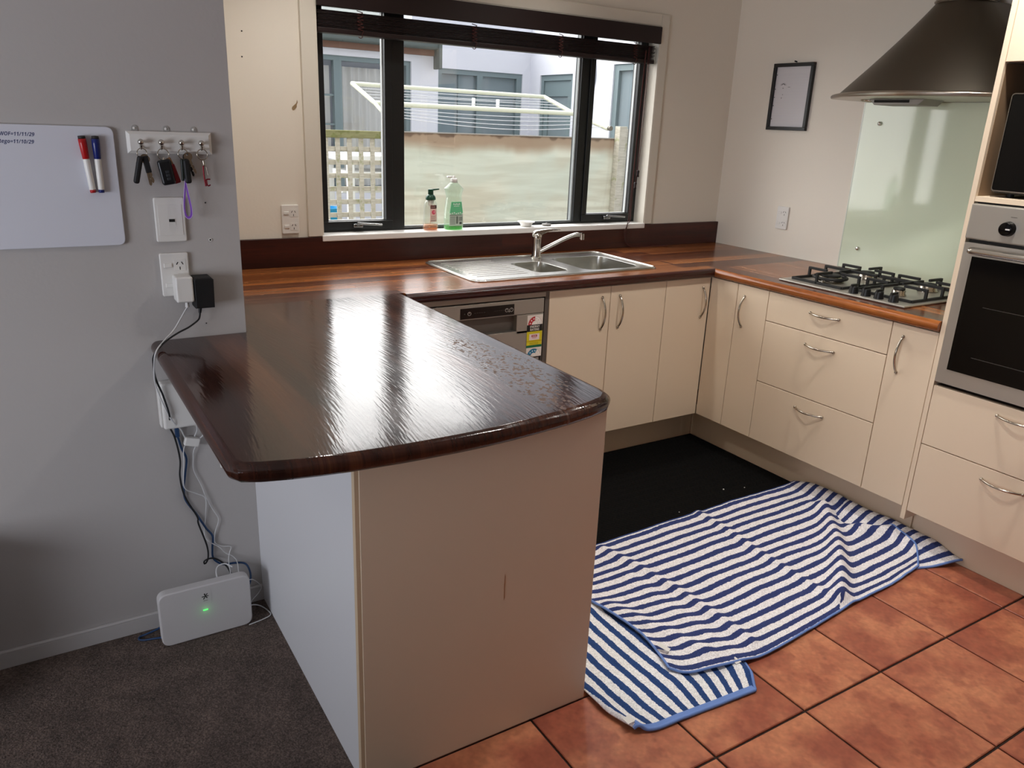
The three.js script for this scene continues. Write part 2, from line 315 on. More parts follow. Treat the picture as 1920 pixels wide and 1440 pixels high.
// kitchen window
{
  const g = structGroup('window_1', 'dark aluminium kitchen window of three lights');
  const z0 = -0.12, z1 = -0.065, gz = -0.092;
  part('frame', [box(OX0, OX1, OY0, 1.036, z0, z1, 0.003), box(OX0, OX1, 1.965, OY1, z0, z1, 0.003), box(OX0, OX0 + 0.022, 1.036, 1.965, z0, z1, 0.003), box(OX1 - 0.022, OX1, 1.036, 1.965, z0, z1, 0.003)], mAlu, g);
  part('mullion', box(-1.985, -1.925, 1.036, 1.965, z0, z1, 0.003), mAlu, g);
  part('mullion', box(-0.975, -0.925, 1.036, 1.965, z0, z1, 0.003), mAlu, g);
  for (const [a, b, hx] of [[OX0 + 0.022, -1.985, -2.155], [-0.925, OX1 - 0.022, -0.765]]) {
    const s = part('sash', [box(a, b, 1.036, 1.072, z0 + 0.01, z1 + 0.008, 0.003), box(a, b, 1.93, 1.965, z0 + 0.01, z1 + 0.008, 0.003), box(a, a + 0.03, 1.072, 1.93, z0 + 0.01, z1 + 0.008, 0.003), box(b - 0.034, b, 1.072, 1.93, z0 + 0.01, z1 + 0.008, 0.003)], mAlu, g);
    part('glazing_bead', [box(a + 0.03, b - 0.034, 1.072, 1.0755, gz - 0.004, gz + 0.012), box(b - 0.0375, b - 0.034, 1.072, 1.93, gz - 0.004, gz + 0.012)], M({ color: 0xb9bdbd, roughness: 0.35 }), s);
    part('pane', box(a + 0.03, b - 0.034, 1.072, 1.93, gz - 0.002, gz + 0.002), mGlass, s);
    part('latch_handle', [box(hx - 0.024, hx + 0.02, 1.046, 1.062, z1 + 0.008, z1 + 0.026, 0.004), rod([hx - 0.005, 1.058, z1 + 0.024], [hx - 0.005, 1.066, z1 + 0.04], 0.008), tube([[hx - 0.012, 1.066, z1 + 0.038], [hx + 0.03, 1.063, z1 + 0.045], [hx + 0.1, 1.058, z1 + 0.046]], 0.0048, 12, 8)], M({ color: 0x9a9c9c, roughness: 0.25, metalness: 1 }), s);
  }
  part('pane', box(-1.925, -0.975, 1.036, 1.965, gz - 0.002, gz + 0.002), mGlass, g);
  part('glazing_bead', [box(-1.925, -0.975, 1.036, 1.042, gz - 0.004, gz + 0.014), box(-0.983, -0.975, 1.042, 1.965, gz - 0.004, gz + 0.014)], M({ color: 0x8d9292, roughness: 0.35 }), g);
  const s = structGroup('trim_1', 'cream timber architrave, reveal and white sill of the kitchen window');
  part('architrave', [box(-2.4, OX0, 1.022, 2.055, 0, 0.018, 0.003), box(OX1, -0.507, 1.022, 2.055, 0, 0.018, 0.003), box(OX0, OX1, OY1, 2.055, 0, 0.018, 0.003)], mTrim, s);
  part('reveal', [box(OX0 - 0.001, OX0 + 0.004, OY0, OY1, z1, 0.016), box(OX1 - 0.004, OX1 + 0.001, OY0, OY1, z1, 0.016), box(OX0, OX1, OY1 - 0.004, OY1 + 0.001, z1, 0.016)], mTrim, s);
  part('sill', box(OX0 - 0.004, OX1 + 0.004, OY0 - 0.02, OY0 + 0.006, -0.12, 0.024, 0.004), M({ color: 0xf0efec, roughness: 0.4 }), s);
}
// chipped paint and screw holes in the walls
{
  const c = new THREE.Shape([[0, 0], [8, 4], [16, 14], [17, 24], [21, 33], [19, 43], [15, 30], [6, 22], [-3, 14], [-5, 6]].map(([x, y]) => new THREE.Vector2(x / 1000 * 0.95, y / 1000 * 0.95)));
  part('chipped_patch', extr(c, 0.0012).translate(-2.438, 1.524, 0.0), M({ color: 0x9b8262, roughness: 0.9 }), wallBack);
  for (const [x, y] of [[-2.62, 1.80], [-2.625, 1.71]]) part('screw_hole', lathe([[0, 0], [0.0028, 0], [0.0028, 0.0012], [0, 0.0014]], 0, 0, 0, 10).rotateX(Math.PI / 2).translate(x, y, 0), mSlot, wallBack);
  for (const [x, y, r] of [[-2.992, 1.272, 0.002], [-2.988, 1.171, 0.0032], [-3.016, 0.937, 0.0018]]) part('screw_hole', lathe([[0, 0], [r, 0], [r, 0.0008], [0, 0.001]], 0, 0, 0, 10).rotateX(Math.PI / 2).translate(x, y, ZN), mSlot, wallLiving);
  part('screw_plug', new THREE.TorusGeometry(0.0036, 0.0011, 6, 16).translate(-2.9868, 1.1715, ZN + 0.001), mPlastic, wallLiving);
}

// ---------------------------------------------------------------- worktop
const WT = 0.9, WB = 0.86, CF = 0.66, CX = -0.67, CB = 0.165, CT = 0.858;
function planarUV(g, fn) { g = g.index ? g.toNonIndexed() : g; const p = g.attributes.position, uv = new Float32Array(p.count * 2); for (let i = 0; i < p.count; i++) { const r = fn(p.getX(i), p.getY(i), p.getZ(i)); uv[i * 2] = r[0]; uv[i * 2 + 1] = r[1]; } g.setAttribute('uv', new THREE.BufferAttribute(uv, 2)); return g; }
// cut-outs for sink bowls and hob are hidden below their rims, so the sink hole is made by splitting the section
{
  const w = thing('worktop', 'varnished reddish brown timber worktop wrapping from the peninsula past sink and hob', 'worktop', [-1.5, WB, 0.7]);
  const J = 0.664, FZ = 0.678, FX = -0.672;
  const along = (x, y, z) => [x + 4, z + (0.9 - y) * 0.9 + 0.1], across = (x, y, z) => [z + 2.2, x + 1.9 + (0.9 - y) * 0.9];
  const bx = (x0, x1, z0, z1) => planarUV(box(x0, x1, WB, WT, z0, z1), along);
  // sink section is built round the two bowl openings
  const sec = [bx(XN + 0.002, -1.60, 0.002, J), bx(-1.60, -0.98, 0.002, 0.19), bx(-1.60, -0.98, 0.56, FZ), bx(-0.98, 0, 0.002, J), bx(-2.255, -1.6, J, FZ)];
  sec.push(bx(-0.98, FX, J, FZ));
  part('sink_section', sec, mWood, w).userData.label = 'reddish timber section with grain running along the window wall';
  part('front_edge', planarUV(slab([[-2.255, FZ - 0.0005], [-2.255, FZ], [FX, FZ], [FX, FZ - 0.0005]], [false, true, false, false], WB, WT), (x, y, z) => [(x + 3) / 3, (y - 0.8 + z) / 0.3]), mEdgeShaded, w).userData.label = 'rounded front edge along the sink run, shade put into its dark colour';
  part('front_edge', planarUV(slab([[FX, J], [FX + 0.0005, J], [FX + 0.0005, 1.785], [FX, 1.785]], [false, false, false, true], WB, WT), (x, y, z) => [(z - 0.6) / 1.6, (y - 0.82) / 0.2]), mHobEdge, w).userData.label = 'warm orange rounded front edge below the hob';
  part('hob_section', planarUV(box(FX + 0.0005, 0, WB, WT, J, 1.785), across), mWood, w).userData.label = 'orange brown timber section under the hob';
  const pen = [[-2.885, J], [-2.275, J], [-2.275, 1.86], [-2.282, 1.889], [-2.305, 1.911]];
  for (const [x, z] of [[-2.36, 1.929], [-2.43, 1.944], [-2.527, 1.958], [-2.6, 1.966], [-2.668, 1.971], [-2.73, 1.972], [-2.792, 1.971], [-2.85, 1.969], [-2.903, 1.965], [-2.955, 1.961], [-3.007, 1.954], [-3.06, 1.944], [-3.11, 1.93], [-3.138, 1.917], [-3.147, 1.9]]) pen.push([x, z]);
  pen.push([-3.147, 1.003], [XN + 0.002, 1.003], [XN + 0.002, J]); pen[0] = [-2.8, J];
  const n = pen.length, fl = pen.map(() => true); fl[0] = false; fl[n - 3] = false; fl[n - 2] = false; fl[n - 1] = false;
  part('peninsula_section', planarUV(slab(pen, fl, WB, WT), (x, y, z) => [(x - PX0) / (PX1 - PX0), (z - PZ0) / (PZ1 - PZ0)]), mWoodPen, w).userData.label = 'dark glossy bow fronted timber peninsula top with flaked varnish';
}
single('timber_upstand', planarUV(box(-2.905, -0.0005, WT + 0.0005, 1.0195, 0.0005, 0.02, 0.0015), (x, y, z) => [(x + 3) / 3, (y - 0.9 + z) / 0.3]), mUpstand, 'long dark red timber upstand board below the window sill', 'upstand');

// ---------------------------------------------------------------- cabinets
function arcHandle(a, b, out, h = 0.03, r = 0.0046) {   // bowed bar pull between two points, standing out along "out"
  const P = [], A = V3(a), B = V3(b), O = V3(out), n = 14;
  for (let i = 0; i <= n; i++) { const t = i / n, s = Math.sin(Math.PI * t); P.push(A.clone().lerp(B, t).addScaledVector(O, h * Math.pow(s, 0.75))); }
  const g = new THREE.TubeGeometry(new THREE.CatmullRomCurve3(P), 30, r, 8);
  const foot = (p) => new THREE.SphereGeometry(r * 1.45, 10, 8).translate(p.x, p.y, p.z);
  return [g, foot(A.addScaledVector(O, 0.002)), foot(B.addScaledVector(O, 0.002))];
}
const FT = 0.018, GAP = 0.0016;
function frontZ(name, g, x0, x1, y0, y1, handle) { const d = part(name, box(x0 + GAP, x1 - GAP, y0 + GAP, y1 - GAP, CF - FT, CF, 0.0016, 1), mCream, g); if (handle) part('handle', arcHandle([handle, 0.667, CF], [handle, 0.809, CF], [0, 0, 1]), mNickel, d).userData.label = 'bowed brushed nickel pull'; return d; }
function frontX(name, g, z0, z1, y0, y1, a, b) { const d = part(name, box(CX, CX + FT, y0 + GAP, y1 - GAP, z0 + GAP, z1 - GAP, 0.0016, 1), mCream, g); if (a) part('handle', arcHandle([CX, ...a], [CX, ...b], [-1, 0, 0]), mNickel, d).userData.label = 'bowed brushed nickel pull'; return d; }
const bodyZ = (x0, x1) => box(x0 + 0.0015, x1 - 0.0015, CB, CT, 0.01, CF - FT - 0.001);
const bodyX = (z0, z1) => box(CX + FT + 0.001, -0.01, CB, CT, z0 + 0.0015, z1 - 0.0015);
{ // sink cupboard, body open at the top for the bowls
  const g = thing('sink_cupboard', 'cream double door base cupboard below the sink', 'cupboard', [-1.275, CB, 0.33]);
  part('body', [box(-1.597, -1.585, CB, CT, 0.01, CF - FT - 0.001), box(-0.967, -0.955, CB, CT, 0.01, CF - FT - 0.001), box(-1.585, -0.967, CB, CB + 0.016, 0.01, CF - FT - 0.001), box(-1.585, -0.967, CB, CT, 0.01, 0.02)], mCarcass, g);
  frontZ('door', g, -1.5985, -1.2734, CB, CT, -1.32); frontZ('door', g, -1.2734, -0.9512, CB, CT, -1.222);
}
{
  const g = thing('corner_cupboard', 'cream single door base cupboard between sink cupboard and the corner', 'cupboard', [-0.81, CB, 0.33]);
  part('body', box(-0.9495, -0.672, CB, CT, 0.01, CF - FT - 0.001), mCarcass, g);
  frontZ('door', g, -0.9512, CX - 0.0005, CB, CT, -0.718);
}
{
  const g = thing('narrow_cupboard', 'cream slim cupboard beside the hob drawers, fixed panel and one narrow door', 'cupboard', [-0.33, CB, 0.83]);
  part('body', bodyX(0.665, 1.009), mCarcass, g);
  frontX('filler_panel', g, 0.6605, 0.8299, CB, CT); frontX('door', g, 0.8299, 1.009, CB, CT, [0.667, 0.877], [0.806, 0.876]);
}
{
  const g = thing('drawer_cabinet', 'cream three drawer base cabinet under the gas hob', 'cabinet', [-0.33, CB, 1.306]);
  part('body', bodyX(1.009, 1.6029), mCarcass, g);
  for (const [y0, y1, h] of [[0.7248, CT, 0.81], [0.4443, 0.7248, 0.674], [CB, 0.4443, 0.391]]) frontX('drawer', g, 1.009, 1.6029, y0, y1, [h, 1.235], [h, 1.374]);
}
{
  const g = thing('narrow_cupboard', 'cream slim single door cupboard between drawers and oven tower', 'cupboard', [-0.33, CB, 1.695]);
  part('body', bodyX(1.6029, 1.785), mCarcass, g);
  frontX('door', g, 1.6029, 1.7855, CB, CT, [0.671, 1.654], [0.811, 1.655]);
}
single('kickboard', box(-2.26, -0.58, 0.0005, CB - 0.001, 0.535, 0.551), mCream, 'cream kickboard under dishwasher and sink cupboard', 'kickboard');
single('kickboard', box(-0.578, -0.562, 0.0005, CB - 0.001, 0.552, 1.786), mCream, 'cream kickboard below the hob drawers', 'kickboard');
{ // peninsula base
  const g = thing('peninsula_base', 'cream peninsula cabinet with white side panel facing the carpet', 'cabinet', [-2.59, 0, 1.3]);
  const X0 = -2.912, X1 = -2.267, Z1 = 1.8953;
  part('end_panel', box(X0 + 0.004, X1, 0.0005, WB - 0.0005, Z1 - 0.018, Z1, 0.0015), mCream, g);
  part('white_side_panel', box(X0, X0 + 0.016, 0.0005, WB - 0.0005, ZN + 0.0005, Z1 - 0.0185), mWhitePaint, g).userData.label = 'white painted side panel';
  part('panel_edge', box(X0 - 0.006, X0 + 0.004, 0.0005, WB - 0.0005, Z1 - 0.0175, Z1 - 0.002, 0.001), mCreamEdge, g);
  part('kitchen_side_panel', box(X1 - 0.018, X1 - 0.001, 0.0005, WB - 0.0005, 0.7, Z1 - 0.0185), mCream, g);
  part('scratch', extr(new THREE.Shape([[0, 0], [2.4, 8], [1.6, 34], [2.2, 66], [0.6, 75], [-0.6, 44], [-0.3, 20]].map((p) => new THREE.Vector2(p[0] / 1000, p[1] / 1000))), 0.0006).translate(-2.544, 0.402, Z1), M({ color: 0xa5744a, roughness: 0.8 }), g).userData.label = 'rusty scratch';
}

// ---------------------------------------------------------------- dishwasher
T.dishPanel = canvasTex(512, 96, (c, w, h) => {
  c.fillStyle = '#0d0c0b'; c.fillRect(0, 0, w, h); c.strokeStyle = '#b9b4ac'; c.fillStyle = '#b9b4ac'; c.lineWidth = 4;
  for (const [x, r] of [[84, 15], [440, 16], [484, 17]]) { c.beginPath(); c.arc(x, 50, r, 0, 7); c.stroke(); }
  c.fillRect(82, 34, 4, 16); c.fillRect(438, 34, 4, 16); c.fillRect(484, 32, 4, 16); c.beginPath(); c.arc(462, 66, 5, 0, 7); c.fill();
  c.globalAlpha = 0.45; c.beginPath(); c.arc(40, 50, 5, 0, 7); c.fill(); for (let i = 0; i < 5; i++) { c.fillRect(130 + i * 22, 48, 12, 3); c.fillRect(320 + i * 20, 46, 10, 3); }
});
T.energy = canvasTex(256, 640, (c, w, h) => {
  c.fillStyle = '#efe6de'; c.fillRect(0, 0, w, h);
  const dial = (cy, col, n) => {
    c.fillStyle = '#fbf5ef'; c.beginPath(); c.arc(128, cy, 112, Math.PI, 0); c.fill(); c.strokeStyle = '#b8a9a4'; c.lineWidth = 3; c.stroke();
    c.fillStyle = col; c.beginPath(); c.arc(128, cy, 110, Math.PI, Math.PI * (1 + n / 6)); c.arc(128, cy, 52, Math.PI * (1 + n / 6), Math.PI, true); c.fill();
    c.strokeStyle = '#cbbdb5'; c.beginPath(); c.arc(128, cy, 52, Math.PI, 0); c.stroke();
    for (let i = 0; i < 6; i++) { const a = Math.PI * (1 + (i + 0.5) / 6), x = 128 + 81 * Math.cos(a), y = cy + 81 * Math.sin(a); c.fillStyle = i < n ? '#fff' : '#e3d7d0'; c.beginPath(); for (let k = 0; k < 10; k++) { const r = k % 2 ? 6 : 15, b = -Math.PI / 2 + k * Math.PI / 5; c.lineTo(x + r * Math.cos(b), y + r * Math.sin(b)); } c.fill(); }
  };
  dial(132, '#c02c30', 3);
  c.fillStyle = '#111'; c.fillRect(0, 132, w, 92); c.fillStyle = '#f4f0e8'; c.textAlign = 'center'; c.font = 'bold 42px sans-serif'; c.fillText('ENERGY', 128, 174); c.fillText('RATING', 128, 214);
  c.fillStyle = '#dfce20'; c.fillRect(0, 224, w, 196); c.fillStyle = '#f3dfe0'; c.fillRect(44, 258, 168, 84); c.fillStyle = '#b03440'; c.fillRect(82, 272, 92, 30); c.fillStyle = '#f3dfe0'; for (const i of [0, 1, 2]) c.fillRect(98 + i * 22, 280, 14, 14); c.fillStyle = '#b03440'; c.fillRect(90, 312, 76, 5);
  c.fillStyle = '#c8a80a'; c.fillRect(0, 352, w, 12); c.fillStyle = '#857b10'; c.fillRect(50, 380, 150, 5); c.fillRect(50, 396, 150, 5); c.fillStyle = '#17704a'; c.fillRect(0, 412, w, 34);
  c.fillStyle = '#efe6de'; c.fillRect(0, 446, w, 194); dial(574, '#1577a0', 4); c.fillStyle = '#111'; c.fillRect(0, 574, w, 66); c.fillStyle = '#f4f0e8'; c.font = 'bold 36px sans-serif'; c.fillText('RATINGS', 140, 618);
});
const quadUV = (g) => g; // PlaneGeometry already runs 0..1
{
  const X0 = -2.22, X1 = -1.6145, Z = 0.664;
  const g = thing('dishwasher', 'grey steel dishwasher with black control strip and energy rating sticker', 'dishwasher', [-1.915, 0.1, 0.36]);
  part('body', box(X0, X1 - 0.004, 0.166, 0.835, 0.05, Z - 0.03), mBlack, g);
  part('top_rail', box(X0, X1 - 0.002, 0.836, 0.859, 0.1, Z - 0.004, 0.001), mDishSteel, g);
  const d = part('door', [box(X0 + 0.004, -2.035, 0.69, 0.769, Z - 0.028, Z, 0.002), box(-1.757, X1 - 0.012, 0.69, 0.769, Z - 0.028, Z, 0.002), box(X0 + 0.004, X1 - 0.012, 0.1675, 0.702, Z - 0.028, Z, 0.002), box(-2.036, -1.756, 0.69, 0.769, Z - 0.03, Z - 0.026)], mDishSteel, g);
  part('grip_recess', [box(-2.035, -1.757, 0.7, 0.768, Z - 0.0255, Z - 0.0245), box(-2.035, -1.757, 0.7005, 0.704, Z - 0.0245, Z - 0.0005, 0.001)], M({ color: 0x6e6963, roughness: 0.5, metalness: 0.6 }), d);
  const p = part('control_panel', box(X0 + 0.004, X1 - 0.012, 0.7705, 0.832, Z - 0.028, Z + 0.001, 0.003), mDishSteel, g);
  part('display', new THREE.PlaneGeometry(0.247, 0.043).translate(-1.896, 0.797, Z + 0.0022), M({ map: T.dishPanel, roughness: 0.2 }), p).userData.label = 'black touch strip with small symbols';
  part('energy_sticker', new THREE.PlaneGeometry(0.076, 0.2).translate(-1.668, 0.664, Z + 0.0012), M({ map: T.energy, roughness: 0.5 }), d).userData.label = 'energy rating sticker in red, yellow and blue';
  part('side_strip', box(X1 - 0.004, -1.6, CB + 0.002, 0.858, 0.6, Z - 0.006, 0.001), M({ color: 0x6b6560, roughness: 0.5, metalness: 0.5 }), g);
}

// ---------------------------------------------------------------- sink and tap
{
  const g = thing('kitchen_sink', 'stainless steel sink with drainer and two bowls set in timber', 'sink', [-1.43, WT, 0.345]);
  const Y = WT + 0.0008, sx = [-1.915, -0.942], sz = [0.1, 0.592];
  // deck plate with two openings, built flat in x,z then laid down
  const sh = roundRect(sx[0], -sz[1], sx[1], -sz[0], 0.05);
  const hole = (x0, x1, z0, z1, r) => { const s = roundRect(x0, -z1, x1, -z0, r); const p = new THREE.Path(s.getPoints(10)); return p; };
  const B1 = [-1.562, -1.392, 0.262, 0.512], B2 = [-1.31, -1.008, 0.215, 0.535];
  sh.holes.push(hole(...B1, 0.045), hole(...B2, 0.06));
  const flat = new THREE.ExtrudeGeometry(sh, { depth: 0.003, bevelEnabled: true, bevelSize: 0.002, bevelOffset: -0.002, bevelThickness: 0.0015, bevelSegments: 2, curveSegments: 10 }).rotateX(-Math.PI / 2).translate(0, Y, 0);
  part('deck', flat, mSink, g);
  part('raised_rim', (() => { const pts = roundRect(sx[0] + 0.008, -sz[1] + 0.008, sx[1] - 0.008, -sz[0] - 0.008, 0.045).getPoints(12).slice(0, -1).map((p) => [p.x, Y + 0.004, -p.y]); return tube(pts, 0.0045, 160, 8, 0.0, true); })(), mSink, g);
  const bowl = (x0, x1, z0, z1, r, depth) => { // wall swept down from the opening with a rounded bottom
    const P = [], rings = [], steps = 12;
    for (let k = 0; k <= steps; k++) { const t = k / steps, y = Y + 0.004 - depth * Math.min(1, t * 1.25 - 0.25 * t * t * 1), inset = 0.012 * t + (t > 0.75 ? 0.035 * Math.pow((t - 0.75) / 0.25, 2) : 0); const rr0 = roundRect(x0 + inset, -z1 + inset, x1 - inset, -z0 - inset, Math.max(0.01, r - inset * 0.2)).getPoints(8).slice(0, -1); rings.push(rr0.map((p) => [p.x, y, -p.y])); }
    const n = rings[0].length;
    for (let k = 0; k < steps; k++) for (let i = 0; i < n; i++) { const j = (i + 1) % n, a = rings[k][i], b = rings[k][j], c = rings[k + 1][j], d = rings[k + 1][i]; P.push(...a, ...b, ...c, ...a, ...c, ...d); }
    const last = rings[steps], cx = (x0 + x1) / 2, cz = (z0 + z1) / 2, y = last[0][1] - 0.003; for (let i = 0; i < n; i++) { const j = (i + 1) % n; P.push(...last[i], ...last[j], cx, y, cz); }
    const q = new THREE.BufferGeometry(); q.setAttribute('position', new THREE.Float32BufferAttribute(P, 3)); return toCreasedNormals(q, 0.9);
  };
  const b1 = part('bowl', bowl(...B1, 0.045, 0.12), mSink, g), b2 = part('bowl', bowl(...B2, 0.06, 0.165), mSink, g);
  part('waste', lathe([[0, 0.004], [0.02, 0.004], [0.03, 0.007], [0.034, 0.003], [0.034, 0]], -1.477, Y - 0.119, 0.387, 24), mChrome, b1);
  part('waste', lathe([[0, 0.004], [0.028, 0.004], [0.04, 0.007], [0.044, 0.003], [0.044, 0]], -1.159, Y - 0.164, 0.375, 24), mChrome, b2);
  for (let i = 0; i < 10; i++) { const z = 0.178 + i * 0.0355; part('drainer_ridge', box(-1.86, -1.605 - 0.004 * (i % 2), Y + 0.0028, Y + 0.0062, z - 0.005, z + 0.005, 0.003), mSink, g); }
}
{
  const g = thing('mixer_tap', 'chrome single lever mixer tap behind the small bowl', 'tap', [-1.345, WT + 0.005, 0.165]);
  const x = -1.345, z = 0.165, y = WT + 0.0035;
  part('body', lathe([[0, 0], [0.027, 0], [0.027, 0.006], [0.0225, 0.012], [0.021, 0.06], [0.0225, 0.088], [0.024, 0.1], [0.022, 0.112], [0.012, 0.12], [0, 0.121]], x, y, z), mChrome, g);
  part('spout', [tube([[x + 0.012, y + 0.032, z + 0.01], [x + 0.05, y + 0.062, z + 0.045], [x + 0.1, y + 0.1, z + 0.09], [x + 0.135, y + 0.121, z + 0.122], [x + 0.157, y + 0.123, z + 0.143]], 0.0098, 30, 12), rod([x + 0.157, y + 0.128, z + 0.143], [x + 0.158, y + 0.1, z + 0.144], 0.0108, 0.0108, 16)], mChrome, g);
  part('lever', (() => { const s = new THREE.Shape(); s.moveTo(-0.022, 0); s.quadraticCurveTo(-0.024, 0.02, 0, 0.027); s.quadraticCurveTo(0.06, 0.038, 0.11, 0.034); s.lineTo(0.112, 0.028); s.quadraticCurveTo(0.06, 0.027, 0.024, 0.008); s.lineTo(0.02, 0); s.closePath(); return extr(s, 0.026, 0.004, 3, 10).translate(0, 0, -0.013).rotateY(-0.3).translate(x, y + 0.104, z); })(), mChrome, g);
}

// ---------------------------------------------------------------- window sill things
{
  const y = OY0 + 0.0062, x = -1.812, z = -0.028;
  const g = thing('soap_pump_bottle', 'small clear foaming soap bottle with green pump and amber soap on the sill', 'soap bottle', [x, y, z]);
  const mClear = MP({ color: 0xf4f7f4, roughness: 0.08, transmission: 0.86, thickness: 0, ior: 1.4 });
  part('bottle', lathe([[0, 0.001], [0.033, 0.001], [0.0355, 0.006], [0.034, 0.03], [0.031, 0.07], [0.031, 0.11], [0.029, 0.124], [0.02, 0.134], [0.018, 0.138]], x, y, z), mClear, g);
  part('soap', lathe([[0, 0.003], [0.031, 0.003], [0.0335, 0.008], [0.0325, 0.026], [0, 0.026]], x, y, z), MP({ color: 0xf0a826, roughness: 0.1, transmission: 0.75, thickness: 0, ior: 1.34 }), g).userData.label = 'amber liquid soap';
  part('inner_pump', lathe([[0, 0.138], [0.016, 0.138], [0.014, 0.12], [0.009, 0.108], [0.004, 0.1], [0.003, 0.03], [0, 0.03]], x, y, z, 16), M({ color: 0xf4f1ea, roughness: 0.4 }), g);
  const mg = M({ color: 0x0c4a35, roughness: 0.35 });
  part('pump_collar', lathe([[0, 0.137], [0.0225, 0.137], [0.0235, 0.14], [0.0225, 0.15], [0.016, 0.158], [0.011, 0.162], [0, 0.162]], x, y, z), mg, g);
  part('pump_head', [lathe([[0, 0.16], [0.0125, 0.16], [0.0125, 0.182], [0.011, 0.184], [0, 0.184]], x, y, z, 20), rod([x + 0.005, y + 0.181, z + 0.002], [x + 0.037, y + 0.185, z + 0.012], 0.0045, 0.003, 10)], mg, g);
  T.soapLabel = canvasTex(128, 256, (c, w, h) => { c.fillStyle = '#f0d2c6'; c.fillRect(0, 0, w, h); c.fillStyle = '#5a2420'; c.fillRect(4, 4, 120, 50); c.fillStyle = '#f0e2d0'; c.fillRect(10, 26, 100, 6); c.fillStyle = '#2c1c1a'; c.fillRect(96, 4, 24, 40); c.fillStyle = '#e0506a'; c.beginPath(); c.arc(60, 110, 34, 0, 7); c.fill(); c.fillStyle = '#f2a0ae'; c.beginPath(); c.arc(70, 104, 16, 0, 7); c.fill(); c.fillStyle = '#8a6a5c'; for (let i = 0; i < 5; i++) c.fillRect(14, 165 + i * 12, 90 - (i % 2) * 20, 4); c.fillStyle = '#40302a'; c.fillRect(14, 232, 90, 8); });
  part('label', new THREE.CylinderGeometry(0.0316, 0.0326, 0.075, 16, 1, true, -0.5, 1.1).translate(x, y + 0.078, z), M({ map: T.soapLabel, roughness: 0.5, side: THREE.DoubleSide }), g);
}
{
  const y = OY0 + 0.0062, x = -1.692, z = -0.03;
  const g = thing('dish_liquid_bottle', 'tall clear waisted dish liquid bottle with open white cap and green liquid', 'dish soap', [x, y, z]);
  const mClear = MP({ color: 0xeef7f0, roughness: 0.08, transmission: 0.86, thickness: 0, ior: 1.4 });
  const prof = [[0.045, 0], [0.0475, 0.006], [0.047, 0.05], [0.0445, 0.09], [0.037, 0.14], [0.036, 0.15], [0.045, 0.178], [0.0465, 0.186], [0.017, 0.212], [0.015, 0.218]];
  const sweep = (pr, close) => { const n = 28, P = [], ring = ([w, h]) => Array.from({ length: n }, (_, i) => { const a = i / n * Math.PI * 2, c = Math.cos(a), s = Math.sin(a), d = Math.min(0.026, w * 0.62 + 0.004); return [x + w * Math.sign(c) * Math.pow(Math.abs(c), 0.75), y + 0.001 + h, z + d * Math.sign(s) * Math.pow(Math.abs(s), 0.75)]; }); const R = pr.map(ring); for (let k = 0; k + 1 < R.length; k++) for (let i = 0; i < n; i++) { const j = (i + 1) % n; P.push(...R[k][i], ...R[k + 1][j], ...R[k][j], ...R[k][i], ...R[k + 1][i], ...R[k + 1][j]); } const cap = (r, up) => { for (let i = 0; i < n; i++) { const j = (i + 1) % n; P.push(...r[i], ...(up ? r[j] : [x, r[0][1], z]), ...(up ? [x, r[0][1], z] : r[j])); } }; cap(R[0], false); if (close) cap(R[R.length - 1], true); const q = new THREE.BufferGeometry(); q.setAttribute('position', new THREE.Float32BufferAttribute(P, 3)); return toCreasedNormals(q, 0.8); };
  part('bottle', sweep(prof), mClear, g);
  part('liquid', sweep([[0.043, 0.002], [0.0455, 0.007], [0.0453, 0.016]], true), MP({ color: 0x35e03a, roughness: 0.1, transmission: 0.7, thickness: 0, ior: 1.34 }), g).userData.label = 'bright green liquid';
  T.dishBack = canvasTex(256, 384, (c, w, h) => { c.fillStyle = '#6fcf98'; c.fillRect(0, 0, w, 200); c.fillStyle = '#eaf6ee'; for (let i = 0; i < 5; i++) c.fillRect(70 + i * 26, 22 + (i % 2) * 6, 16, 26); c.fillRect(80, 66, 100, 8); for (let i = 0; i < 7; i++) { c.beginPath(); c.arc(20 + i * 36, 190 - (i % 3) * 8, 12, 0, 7); c.fill(); } c.fillStyle = '#c3d0c4'; c.fillRect(0, 200, w, 184); c.fillStyle = '#6b786c'; c.fillRect(10, 208, 220, 10); for (let i = 0; i < 8; i++) c.fillRect(16, 232 + i * 17, 96, 7); c.fillRect(126, 230, 36, 120); c.fillStyle = '#4a554b'; for (let i = 0; i < 7; i++) c.fillRect(178 + i * 9, 236, 5, 70); c.fillRect(186, 322, 44, 38); });
  part('label', (() => { const s = new THREE.Shape(); s.moveTo(-0.037, 0.018); s.lineTo(0.037, 0.018); s.lineTo(0.034, 0.08); s.lineTo(0.026, 0.128); s.lineTo(-0.026, 0.128); s.lineTo(-0.034, 0.08); s.closePath(); const q = extr(s, 0.0008); const p = q.attributes.position, uv = q.attributes.uv; for (let i = 0; i < p.count; i++) uv.setXY(i, (p.getX(i) + 0.037) / 0.074, (p.getY(i) - 0.018) / 0.11); return q.translate(x, y, z + 0.0278); })(), M({ map: T.dishBack, roughness: 0.4 }), g);
  part('cap', [lathe([[0, 0.232], [0.012, 0.232], [0.0165, 0.228], [0.0165, 0.213], [0, 0.213]], x, y, z, 20), lathe([[0, 0.244], [0.004, 0.243], [0.007, 0.232], [0, 0.232]], x, y, z, 14), box(x - 0.036, x - 0.01, y + 0.232, y + 0.24, z - 0.008, z + 0.008, 0.003).translate(0, 0.002, 0)], M({ color: 0xf6f6f4, roughness: 0.35 }), g);
}
